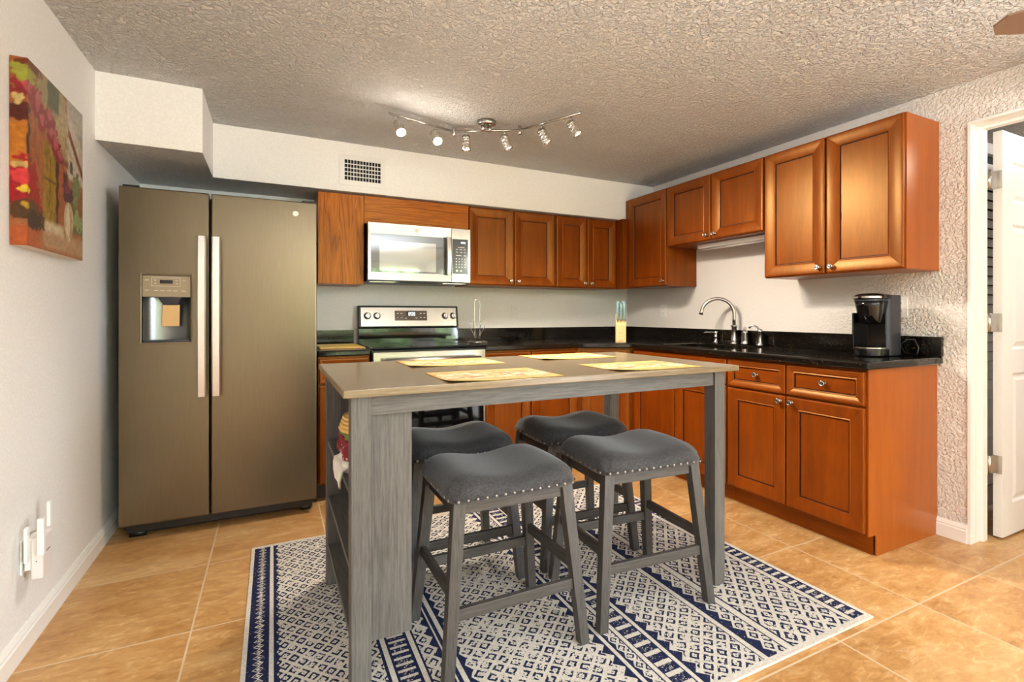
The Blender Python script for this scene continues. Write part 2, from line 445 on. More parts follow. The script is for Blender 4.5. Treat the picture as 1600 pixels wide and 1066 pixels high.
        if sub:
            b = o.modifiers.new('sub', 'SUBSURF'); b.levels = sub; b.render_levels = sub
        return o

def tag(o, label, cat, group=None):
    o['label'] = label; o['category'] = cat
    if group: o['group'] = group
    return o
def thing(name, label, cat, loc=(0, 0, 0), rz=0.0, group=None):
    o = bpy.data.objects.new(name, None); C.objects.link(o); o.empty_display_size = 0.05
    o.location = loc; o.rotation_euler = (0, 0, rz); return tag(o, label, cat, group)
def struct(o): o['kind'] = 'structure'; return o
def shift(root):
    """things whose parts were written in room coordinates: keep the parts where they are and put the empty at the base"""
    bpy.context.view_layer.update()
    lo = [1e9] * 3; hi = [-1e9] * 3
    for ch in root.children_recursive:
        if ch.type == 'MESH':
            for v in ch.data.vertices:
                for i in range(3): lo[i] = min(lo[i], v.co[i]); hi[i] = max(hi[i], v.co[i])
    c = Vector(((lo[0] + hi[0]) / 2, (lo[1] + hi[1]) / 2, lo[2]))
    root.location = c
    for ch in root.children: ch.location = ch.location - c
def frame(U, V, N, O):
    U, V, N, O = Vector(U), Vector(V), Vector(N), Vector(O)
    return lambda p: O + U * p[0] + V * p[1] + N * p[2]

# ---------------------------------------------------------------- the room
XR, YB, H = 3.838, 3.644, 2.279
struct(MB().box(-0.3, 6.2, -4.4, YB + 0.15, -0.1, 0.0).build('floor', M['floor']))
struct(MB().box(-0.15, XR + 0.13, -4.4, YB + 0.15, H, H + 0.12).box(XR + 0.13, 6.2, -1.2, YB + 0.15, H, H + 0.12).build('ceiling', M['ceiling']))
struct(MB().box(-0.15, 0.0, -4.2, YB + 0.15, 0, H).build('wall_left', M['wall_left']))
struct(MB().box(0.0, XR, YB, YB + 0.15, 0, H).build('wall_back', M['wall_smooth']))
# right wall with the doorway (y .165 - .975, top z 2.03)
DY0, DY1, DZ = 0.165, 1.030, 2.066
w = MB().box(XR, XR + 0.13, DY1 + 0.0125, YB + 0.15, 0, H).box(XR, XR + 0.13, -1.4, DY0 - 0.0125, 0, H).box(XR, XR + 0.13, -4.2, -3.3, 0, H).box(XR, XR + 0.13, -3.3, -1.4, 2.05, H).box(XR, XR + 0.13, DY0 - 0.0125, DY1 + 0.0125, DZ + 0.0125, H)
struct(w.build('wall_right', M['wall_stucco']))
# smooth drywall skim around the sink between counter and wall cabinets is the same wall; rear wall with a wide window
RW = dict(x0=1.60, x1=3.75, z0=0.08, z1=2.18)
w = MB().box(-0.15, XR + 0.13, -4.35, -4.2, 0, RW['z0']).box(-0.15, XR + 0.13, -4.35, -4.2, RW['z1'], H)
w.box(-0.15, RW['x0'], -4.35, -4.2, RW['z0'], RW['z1']).box(RW['x1'], XR + 0.13, -4.35, -4.2, RW['z0'], RW['z1'])
struct(w.build('wall_rear', M['wall_smooth']))
w = MB()
for x in (1.60, 2.64, 3.70): w.box(x, x + 0.05, -4.3, -4.25, RW['z0'], RW['z1'])
for z in (RW['z0'], RW['z1'] - 0.04): w.box(1.60, 3.75, -4.3, -4.25, z, z + 0.04)
win = struct(w.build('window_1', M['trim']))
struct(MB().box(-6, 12, -12, -4.6, -0.12, -0.06).build('ground_patio', M['ground']))
hd = MB()
random.seed(3)
for i in range(420):
    x = random.uniform(-2.5, 6); z = random.uniform(0.0, 2.6); y = -8 + random.uniform(-.5, .5); r = random.uniform(.25, .42)
    hd.lathe([(0.01, -r), (r * .7, -r * .7), (r, 0), (r * .7, r * .7), (0.01, r)], (x, y, z), n=7, smooth=False)
hedge = tag(hd.build('hedge', M['foliage']), 'green leafy hedge outside the rear window', 'hedge'); hedge['kind'] = 'stuff'
# soffits: boxed down over the fridge and along the back wall
struct(MB().box(0.0, 0.430, 2.78, YB, 1.954, H).build('soffit_fridge', M['wall_smooth']))
struct(MB().box(0.430, XR, 3.279, YB, 1.954, H).build('soffit_cabinets', M['wall_smooth']))
# the underside of both soffits carries the ceiling's knockdown texture
struct(MB().box(0.0, 0.430, 2.78, YB, 1.9535, 1.9545).box(0.430, XR, 3.279, YB, 1.9535, 1.9545).build('soffit_underside', M['ceiling']))
def baseb(name, fn, L):
    prof = [(0, 0), (0.014, 0), (0.014, 0.060), (0.010, 0.066), (0.012, 0.072), (0.007, 0.084), (0.004, 0.090), (0, 0.090)]
    m = MB(); n = len(prof); vs = [fn(0, a, b) for a, b in prof] + [fn(L, a, b) for a, b in prof]
    m.add(vs, [tuple(range(n)), tuple(range(n, 2 * n))[::-1]] + [(i, (i + 1) % n, n + (i + 1) % n, n + i) for i in range(n)])
    return struct(m.build(name, M['trim']))
baseb('baseboard_left', lambda t, a, b: (a, -4.2 + t, b), 4.2 + YB)
baseb('baseboard_right', lambda t, a, b: (XR - a, 1.043 + t, b), 0.125)
# door casing, jamb, door leaf, hall beyond
# white painted jamb lining the opening, with a shadow groove and a stop strip
def jamb_board(a, b, ins, m):
    m.box(a, b, DY1 - ins, DY1 + 0.012, 0, DZ - 0.012).box(a, b, DY0 - 0.012, DY0 + ins, 0, DZ - 0.012).box(a, b, DY0 - 0.012, DY1 + 0.012, DZ - ins, DZ + 0.012)
for a, b, ins in ((XR - 0.006, XR + 0.045, 0.0), (XR + 0.0455, XR + 0.0495, -0.003), (XR + 0.050, XR + 0.0915, 0.0), (XR + 0.092, XR + 0.135, 0.012)):
    m_ = MB(); m_.box(a, b, DY1 - ins, DY1 + 0.012, 0, DZ - ins - 0.0005).box(a, b, DY0 - 0.012, DY0 + ins, 0, DZ - ins - 0.0005).box(a, b, DY0 - 0.012, DY1 + 0.012, DZ - ins, DZ + 0.012)
    if ins == 0.0 and a < XR: first = struct(m_.build('trim_1', M['trim']))
    else: m_.build('jamb_strip', M['trim'], first)
# door leaf, swung open 90 degrees into the hall: runs along +x at y about 0.98..1.015
def door_leaf():
    x0, x1, y0, y1 = 4.036, 4.84, 0.991, 1.011
    z0, z1 = 0.012, 2.055
    body = MB().box(x0, x1, y0 + 0.002, y1 - 0.002, z0, z1)
    rails = MB()
    W = x1 - x0
    cols = [(0.11, 0.345), (0.42, 0.655)]; rows = [(0.16, 0.82), (0.94, 1.58), (1.69, 1.90)]
    # stile/rail skin with six moulded openings, each sunk and raised again
    def skin(yf, sgn):
        xs = [0] + [c for cc in cols for c in cc] + [W]; zs = [0] + [r for rr in rows for r in rr] + [z1 - z0]
        for i in range(len(xs) - 1):
            for j in range(len(zs) - 1):
                a, b, c, d = xs[i], xs[i + 1], zs[j], zs[j + 1]
                if (i % 2 == 1) and (j % 2 == 1):
                    rings = [(0, 0), (0.012, 0.007), (0.020, 0.007), (0.040, 0.001)]
                    vs = []
                    for ins, dep in rings:
                        for (u, v) in ((a + ins, c + ins), (b - ins, c + ins), (b - ins, d - ins), (a + ins, d - ins)):
                            vs.append((x0 + u, yf + sgn * dep, z0 + v))
                    fs = [(k * 4 + q, k * 4 + (q + 1) % 4, k * 4 + 4 + (q + 1) % 4, k * 4 + 4 + q) for k in range(3) for q in range(4)]
                    fs.append((12, 13, 14, 15)); rails.add(vs, fs)
                else:
                    rails.add([(x0 + a, yf, z0 + c), (x0 + b, yf, z0 + c), (x0 + b, yf, z0 + d), (x0 + a, yf, z0 + d)], [(0, 1, 2, 3)])
    skin(y0 - 0.008, 1); skin(y1 + 0.008, -1)
    for (a, b, c, d) in ((x0, x0, z0, z1), (x1, x1, z0, z1)):
        rails.add([(a, y0 - 0.008, c), (a, y1 + 0.008, c), (a, y1 + 0.008, d), (a, y0 - 0.008, d)], [(0, 1, 2, 3)])
    for z in (z0, z1): rails.add([(x0, y0 - .008, z), (x1, y0 - .008, z), (x1, y1 + .008, z), (x0, y1 + .008, z)], [(0, 1, 2, 3)])
    d = struct(rails.build('door_1', M['trim']))
    for z in (1.81, 1.09, 0.376):
        h = MB().tube([(3.990, 1.016, z - 0.047), (3.990, 1.016, z + 0.047)], 0.0065, 10)
        h.box(3.9735, 3.990, 1.016, 1.019, z - 0.045, z + 0.045).box(3.990, 4.034, 1.013, 1.017, z - 0.045, z + 0.045)
        h.box(4.0315, 4.0358, 0.985, 1.015, z - 0.045, z + 0.045)
        for dz in (-.03, 0, .03): h.lathe([(0.0035, 0), (0.0035, 0.0012)], (4.0313, 0.998, z + dz), (-1, 0, 0), 8)
        h.build('hinge', M['nickel'], d)
    kn = MB().lathe([(0.03, 0), (0.03, 0.005), (0.011, 0.01), (0.011, 0.03), (0.026, 0.045), (0.024, 0.062), (0.01, 0.068)], (x1 - 0.07, y0 - 0.008, 0.95), (0, -1, 0), 16)
    kn.build('door_knob', M['nickel'], d)
door_leaf()
struct(MB().box(6.05, 6.2, -4.2, YB, 0, H).build('wall_hall_far', M['wall_smooth']))
struct(MB().box(XR + 0.13, 6.05, 1.75, 1.85, 0, H).build('wall_hall_side', M['wall_smooth']))
struct(MB().box(XR + 0.13, 6.05, -1.2, -1.1, 0, H).build('wall_hall_near', M['wall_smooth']))
lv = thing('louvered_closet_door', 'white closet door with horizontal louvre slats seen through the narrow gap beside the open door', 'closet door')
MB().box(4.20, 4.25, 1.19, 1.22, 0.03, 2.12).box(4.90, 4.95, 1.19, 1.22, 0.03, 2.12).box(4.25, 4.90, 1.19, 1.22, 0.03, 0.14).box(4.25, 4.90, 1.19, 1.22, 2.06, 2.12).build('frame', M['trim'], lv)
sl = MB(); z = 0.15
while z < 2.01:
    sl.add([(4.25, 1.192, z), (4.90, 1.192, z), (4.90, 1.212, z + 0.048), (4.25, 1.212, z + 0.048),
            (4.25, 1.197, z - 0.003), (4.90, 1.197, z - 0.003), (4.90, 1.217, z + 0.045), (4.25, 1.217, z + 0.045)],
           [(0, 1, 2, 3), (4, 7, 6, 5), (0, 4, 5, 1), (1, 5, 6, 2), (2, 6, 7, 3), (3, 7, 4, 0)]); z += 0.055
sl.build('louvre_slats', M['trim'], lv); MB().box(4.25, 4.90, 1.2195, 1.223, 0.1, 2.1).build('backing', M['dark'], lv)
shift(lv)

YW = YB - 0.002
# ---------------------------------------------------------------- cabinets
FB = dict(U=(1, 0, 0), N=(0, -1, 0)); FR = dict(U=(0, -1, 0), N=(-1, 0, 0))
def raised(m, w, h, fr, t=0.020, fw=0.074):
    """mitred raised-frame door: nested rings from the outer edge over a broad convex frame to the recessed flat panel"""
    rings = [(0, 0), (0, t - 0.004), (0.003, t - 0.001), (0.008, t)]
    e = fw - 0.012
    for k in range(1, 8):
        q = k / 7; rings.append((0.008 + (e - 0.008) * q, t - 0.009 * q ** 1.8))
    rings += [(fw - 0.009, t - 0.0075), (fw - 0.005, t - 0.009), (fw - 0.004, t - 0.0165), (fw - 0.001, t - 0.0165), (fw, t - 0.0145)]
    vs = []
    for i, d in rings:
        for u, v in ((i, i), (w - i, i), (w - i, h - i), (i, h - i)): vs.append(fr((u, v, d)))
    k = len(rings)
    fs = [(j * 4 + q, j * 4 + (q + 1) % 4, j * 4 + 4 + (q + 1) % 4, j * 4 + 4 + q) for j in range(k - 1) for q in range(4)]
    fs += [tuple((k - 1) * 4 + q for q in range(4)), (3, 2, 1, 0)]
    m.add(vs, fs); m.glaze = [(len(rings) - 4) * 4 + q for q in range(12)]; return m
def knob(parent, p, N):
    MB().lathe([(0.010, 0), (0.009, 0.003), (0.006, 0.006), (0.006, 0.013), (0.013, 0.017), (0.0155, 0.021), (0.0145, 0.026), (0.011, 0.028), (0.010, 0.0265), (0.006, 0.0265), (0.002, 0.028)],
               p, N, 16).build('knob', M['nickel'], parent)
def front(parent, kind, side, face, a0, a1, z0, z1, kn=None, fw=0.074):
    """side 'B': a is x, increasing right; side 'R': a is y, decreasing right.  face = coordinate of the finished face"""
    t = 0.020
    if side == 'B': fr = frame((1, 0, 0), (0, 0, 1), (0, -1, 0), (a0, face + t, z0)); N = (0, -1, 0)
    else: fr = frame((0, -1, 0), (0, 0, 1), (-1, 0, 0), (face + t, a0, z0)); N = (-1, 0, 0)
    w = abs(a1 - a0); h = z1 - z0
    o = raised(MB(), w, h, fr, t, fw).build(kind, M['cherry'] if kind == 'door' else (M['cherry_x'] if side == 'B' else M['cherry_y']), parent)
    if kn: knob(o, fr((kn[0], kn[1], t - (0.004 if kind == 'door' else 0.016))), N)
    return o

g = 'cherry wall cabinets'
# back wall
t = thing('wall_cabinet', 'flat orange oak wall cabinet front beside the fridge, left of the microwave', 'cabinet')
MB().box(1.020, 1.313, 3.339, YB - 0.002, 1.336, 1.945).build('body', M['oak'], t)
MB().box(1.020, 1.313, 3.319, 3.3385, 1.336, 1.945).build('front_panel', M['oak'], t, 0.001); shift(t)
t = thing('wall_cabinet', 'low orange oak wall cabinet front with level grain directly above the microwave', 'cabinet')
MB().box(1.316, 2.078, 3.339, YB - 0.002, 1.757, 1.948).build('body', M['oak_x'], t)
MB().box(1.316, 2.078, 3.322, 3.3385, 1.757, 1.948).build('front_panel', M['oak_x'], t, 0.001); shift(t)
def upper_back(x0, x1, sp, label):
    t = thing('wall_cabinet', label, 'cabinet', group=g)
    MB().box(x0, x1, 3.3395, YB - 0.002, 1.352, 1.950).build('body', M['cherry'], t, 0.001)
    z0, z1 = 1.360, 1.945
    front(t, 'door', 'B', 3.319, x0 + 0.005, sp - 0.003, z0, z1, (sp - 0.003 - x0 - 0.005 - 0.030, 0.034))
    front(t, 'door', 'B', 3.319, sp + 0.003, x1 - 0.006, z0, z1, (0.030, 0.034)); shift(t)
upper_back(2.081, 2.840, 2.463, 'two-door cherry wall cabinet hanging right of the microwave')
upper_back(2.848, 3.462, 3.155, 'narrower two-door cherry wall cabinet hanging in the corner above the knife block')
# right wall
def upper_right(y0, y1, z0, z1, splits, label, kn):
    t = thing('wall_cabinet', label, 'cabinet', group=g)
    MB().box(3.5335, XR - 0.002, y0, y1, z0 - 0.006, z1 + 0.004).build('body', M['cherry'] if y0 > 1.2 else M['panel_end'], t, 0.001)
    ys = [y1 if y1 < 3.25 else 3.231] + splits + [y0]
    for i in range(len(ys) - 1):
        a0, a1 = ys[i] - 0.005, ys[i + 1] + 0.005
        w = a0 - a1
        front(t, 'door', 'R', 3.513, a0, a1, z0, z1, (w - 0.030 if kn[i] == 'r' else 0.030, 0.034))
    return t
t = upper_right(2.771, 3.279, 1.362, 2.118, [], 'single-door cherry wall cabinet, first on the right wall next to the corner', ['r'])
MB().box(3.4635, 3.533, 3.236, 3.3395, 1.352, 1.9535).build('filler_strip', M['cherry'], t)
shift(t)
t = upper_right(1.924, 2.769, 1.660, 2.118, [2.338], 'short two-door cherry wall cabinet high above the sink', ['r', 'l']); shift(t)
t = upper_right(1.158, 1.922, 1.362, 2.118, [1.541], 'tall two-door cherry wall cabinet at the right end above the coffee maker', ['r', 'l']); shift(t)
t = thing('under_cabinet_light', 'white strip lamp fixed beneath the short cabinet above the sink', 'lamp')
MB().box(3.62, 3.70, 1.98, 2.56, 1.622, 1.6535).build('housing', M['white'], t, 0.008)
MB().tube([(3.66, 2.0, 1.619), (3.66, 2.54, 1.619)], 0.010, 10).build('tube', M['white'], t); shift(t)

# base cabinets
gb = 'cherry base cabinets'
def base_back(x0, x1, splits, label, drawers=True, mat='cherry'):
    t = thing('base_cabinet', label, 'cabinet', group=gb)
    MB().box(x0, x1, 3.0205, YB - 0.002, 0.10, 0.875).build('body', M[mat], t)
    MB().box(x0, x1, 3.09, 3.11, 0.0, 0.10).build('toe_kick', M['kick'], t)
    xs = [x0] + splits + [x1]
    for i in range(len(xs) - 1):
        a, b = xs[i] + 0.005, xs[i + 1] - 0.005
        front(t, 'drawer', 'B', 3.0, a, b, 0.712, 0.862, ((b - a) / 2, 0.075), 0.046)
        front(t, 'door', 'B', 3.0, a, b, 0.115, 0.700, (b - a - 0.03 if i == 0 else 0.03, 0.55))
    shift(t); return t
base_back(0.997, 1.300, [], 'narrow cherry base cabinet between the fridge and the stove')
base_back(2.078, 2.852, [2.445], 'cherry base cabinet with two drawers right of the stove, behind the table')
# diagonal corner cabinet
t = thing('base_cabinet', 'diagonal cherry corner base cabinet below the knife block', 'cabinet', group=gb)
P0 = Vector((2.874, 3.015, 0)); P1 = Vector((3.208, 2.815, 0)); U = (P1 - P0).normalized(); N = Vector((U.y, -U.x, 0)); N = -N if N.y > 0 else N
Q0 = P0 - N * 0.022; Q1 = P1 - N * 0.022
MB().prism([(Q0.x - 0.018, Q0.y + 0.0), (Q1.x + 0.02, Q1.y - 0.005), (XR - 0.002, 2.806), (XR - 0.002, YB - 0.002), (2.856, YB - 0.002), (2.856, 3.03)], 0.10, 0.875).build('body', M['cherry'], t)
MB().prism([(Q0.x + 0.03, Q0.y + 0.05), (Q1.x + 0.05, Q1.y + 0.04), (Q1.x + 0.06, Q1.y + 0.06), (Q0.x + 0.04, Q0.y + 0.07)], 0.0, 0.10).build('toe_kick', M['kick'], t)
Lw = (P1 - P0).length
fr = frame(U, (0, 0, 1), N, P0 - N * 0.021 + U * 0.014 + Vector((0, 0, 0.115)))
o = raised(MB(), Lw - 0.028, 0.745, fr).build('door', M['cherry'], t); knob(o, fr((Lw - 0.06, 0.60, 0.017)), N)
shift(t)
# right wall sink base
t = thing('base_cabinet', 'cherry sink base cabinet with a long false drawer front, under the faucet', 'cabinet', group=gb)
MB().box(3.2285, XR - 0.002, 1.942, 2.800, 0.10, 0.690).box(3.2285, 3.262, 1.942, 2.800, 0.690, 0.875).build('body', M['cherry'], t)
MB().box(3.286, 3.30, 1.942, 2.78, 0.0, 0.10).build('toe_kick', M['cherry_y'], t)
front(t, 'drawer_front', 'R', 3.208, 2.794, 1.948, 0.712, 0.862, None, 0.046)
front(t, 'door', 'R', 3.208, 2.794, 2.375, 0.115, 0.700, (0.389, 0.55)); front(t, 'door', 'R', 3.208, 2.369, 1.948, 0.115, 0.700, (0.03, 0.55)); shift(t)
t = thing('base_cabinet', 'cherry base cabinet with two drawers over two doors at the open counter end', 'cabinet', group=gb)
MB().box(3.2285, XR - 0.002, 1.172, 1.940, 0.10, 0.875).build('body', M['cherry'], t)
MB().box(3.286, 3.30, 1.18, 1.940, 0.0, 0.10).build('toe_kick', M['cherry_y'], t)
MB().prism([(3.2285, 0.10), (3.290, 0.10), (3.290, 0.0), (XR - 0.002, 0.0), (XR - 0.002, 0.875), (3.2285, 0.875)], 1.166, 1.1715, lambda p: (p[0], p[2], p[1])).build('side_panel', M['panel_end'], t)
front(t, 'drawer', 'R', 3.208, 1.936, 1.567, 0.706, 0.864, (0.187, 0.083), 0.046); front(t, 'drawer', 'R', 3.208, 1.559, 1.176, 0.706, 0.864, (0.192, 0.083), 0.046)
front(t, 'door', 'R', 3.208, 1.936, 1.567, 0.115, 0.694, (0.369 - 0.028, 0.552)); front(t, 'door', 'R', 3.208, 1.559, 1.176, 0.115, 0.694, (0.028, 0.552)); shift(t)

# countertops
def slab(outer, hole, z0, z1, name, label):
    bm = bmesh.new(); edges = []
    for loop in ([outer] + ([hole] if hole else [])):
        vs = [bm.verts.new((p[0], p[1], z0)) for p in loop]
        edges += [bm.edges.new((vs[i], vs[(i + 1) % len(vs)])) for i in range(len(vs))]
    bmesh.ops.triangle_fill(bm, use_beauty=True, use_dissolve=False, edges=edges)
    ret = bmesh.ops.extrude_face_region(bm, geom=bm.faces[:])
    for v in [e for e in ret['geom'] if isinstance(e, bmesh.types.BMVert)]: v.co.z = z1
    bmesh.ops.recalc_face_normals(bm, faces=bm.faces[:])
    me = bpy.data.meshes.new(name); bm.to_mesh(me); bm.free(); me.materials.append(M['granite'])
    o = bpy.data.objects.new(name, me); C.objects.link(o)
    b = o.modifiers.new('bevel', 'BEVEL'); b.width = 0.009; b.segments = 3; b.limit_method = 'ANGLE'; b.angle_limit = 0.7
    return o
def rr(x0, x1, y0, y1, r, n=5):
    pts = []
    for cx, cy, a0 in ((x1 - r, y1 - r, 0), (x0 + r, y1 - r, 90), (x0 + r, y0 + r, 180), (x1 - r, y0 + r, 270)):
        for k in range(n + 1):
            a = math.radians(a0 + 90 * k / n); pts.append((cx + r * math.cos(a), cy + r * math.sin(a)))
    return pts
SX0, SX1, SY0, SY1 = 3.315, 3.700, 1.985, 2.600
t = thing('countertop', 'black speckled granite L-shaped countertop with backsplash round the corner', 'countertop')
slab([(2.072, 2.985), (2.838, 2.985), (3.184, 2.790), (3.184, 1.140), (XR, 1.140), (XR, YB), (2.072, YB)], rr(SX0, SX1, SY0, SY1, 0.05), 0.876, 0.914, 'worktop', '').parent = t
MB().box(2.094, XR, YB - 0.020, YB, 0.9145, 1.016).build('backsplash', M['granite'], t, 0.002)
MB().box(XR - 0.020, XR, 1.140, YB - 0.021, 0.9145, 1.016).build('backsplash', M['granite'], t, 0.002); shift(t)
t = thing('countertop', 'short black granite countertop between the fridge and the stove', 'countertop')
slab([(0.990, 2.985), (1.303, 2.985), (1.303, YB), (0.990, YB)], None, 0.876, 0.914, 'worktop', '').parent = t
MB().box(0.990, 1.290, YB - 0.020, YB, 0.9145, 1.016).build('backsplash', M['granite'], t, 0.002); shift(t)

# sink
t = thing('sink', 'stainless undermount kitchen sink set in the granite counter', 'sink')
o1 = rr(SX0 - 0.003, SX1 + 0.003, SY0 - 0.003, SY1 + 0.003, 0.055); o2 = rr(SX0 + 0.012, SX1 - 0.012, SY0 + 0.012, SY1 - 0.012, 0.045)
m = MB(); k = len(o1)
vs = [(p[0], p[1], 0.8755) for p in rr(SX0 - 0.02, SX1 + 0.02, SY0 - 0.02, SY1 + 0.02, 0.06)] + [(p[0], p[1], 0.8755) for p in o1] + [(p[0], p[1], 0.72) for p in o2] + [(p[0], p[1], 0.7195) for p in rr(SX0 + .15, SX1 - .15, SY0 + .2, SY1 - .2, .03)]
m.add(vs, [(j * k + q, j * k + (q + 1) % k, j * k + k + (q + 1) % k, j * k + k + q) for j in range(3) for q in range(k)] + [tuple(3 * k + q for q in range(k))])
m.build('basin', M['steel'], t)
MB().lathe([(0.045, 0), (0.045, 0.003), (0.03, 0.004), (0.01, 0.002)], (3.508, 2.29, 0.7195)).build('drain', M['chrome'], t); shift(t)

# faucet set
CT = 0.9146
t = thing('faucet', 'tall brushed nickel gooseneck faucet behind the sink', 'faucet')
bx, by = 3.772, 2.355
MB().lathe([(0.030, 0), (0.030, 0.008), (0.024, 0.012), (0.022, 0.020), (0.025, 0.026), (0.021, 0.034), (0.017, 0.12), (0.022, 0.126), (0.022, 0.136), (0.015, 0.142)], (bx, by, CT), n=20).build('base', M['nickel'], t)
pts = [(bx, by, CT + 0.14), (bx, by, 1.10)]; R = 0.112; dx, dy = -0.66, 0.75
for i in range(0, 15):
    a = PI * i / 14 * 0.96; pts.append((bx + dx * (R - R * math.cos(a)), by + dy * (R - R * math.cos(a)), 1.135 + R * math.sin(a)))
l = pts[-1]; pts.append((l[0] + dx * 0.004, l[1] + dy * 0.004, l[2] - 0.02))
MB().tube(pts, [0.0125] * (len(pts) - 2) + [0.013, 0.016], 12).build('spout', M['nickel'], t); shift(t)
t = thing('soap_dispenser', 'small brushed nickel soap pump with a thin nozzle left of the faucet', 'soap dispenser')
sx, sy = 3.790, 2.535
MB().lathe([(0.022, 0), (0.022, 0.006), (0.012, 0.016), (0.011, 0.04), (0.014, 0.045), (0.014, 0.05), (0.010, 0.054), (0.015, 0.072), (0.015, 0.084), (0.010, 0.088)], (sx, sy, CT), n=16).build('body', M['nickel'], t)
MB().tube([(sx, sy, CT + 0.078), (sx - 0.05, sy + 0.05, CT + 0.080), (sx - 0.062, sy + 0.062, CT + 0.073)], [0.006, 0.005, 0.004], 8).build('nozzle', M['nickel'], t); shift(t)
t = thing('side_sprayer', 'brushed nickel bell-shaped sprayer standing right of the faucet', 'sprayer')
MB().lathe([(0.027, 0), (0.027, 0.012), (0.022, 0.02), (0.023, 0.03), (0.021, 0.085), (0.022, 0.09), (0.012, 0.104), (0.007, 0.108), (0.010, 0.116), (0.007, 0.124), (0.002, 0.127)], (3.772, 2.265, CT), n=18).build('body', M['nickel'], t); shift(t)
t = thing('tap_lever_valve', 'brushed nickel lever valve with a curled tip, rightmost behind the sink', 'tap lever')
MB().lathe([(0.025, 0), (0.025, 0.008), (0.017, 0.016), (0.018, 0.022), (0.014, 0.04), (0.015, 0.09), (0.020, 0.098), (0.018, 0.11), (0.008, 0.118)], (3.760, 2.135, CT), n=18).build('base', M['nickel'], t)
MB().tube([(3.760, 2.135, CT + 0.105), (3.752, 2.15, CT + 0.130), (3.742, 2.168, CT + 0.140), (3.734, 2.186, CT + 0.135), (3.729, 2.198, CT + 0.122)], [0.007, 0.006, 0.0055, 0.006, 0.008], 10).build('lever', M['nickel'], t); shift(t)

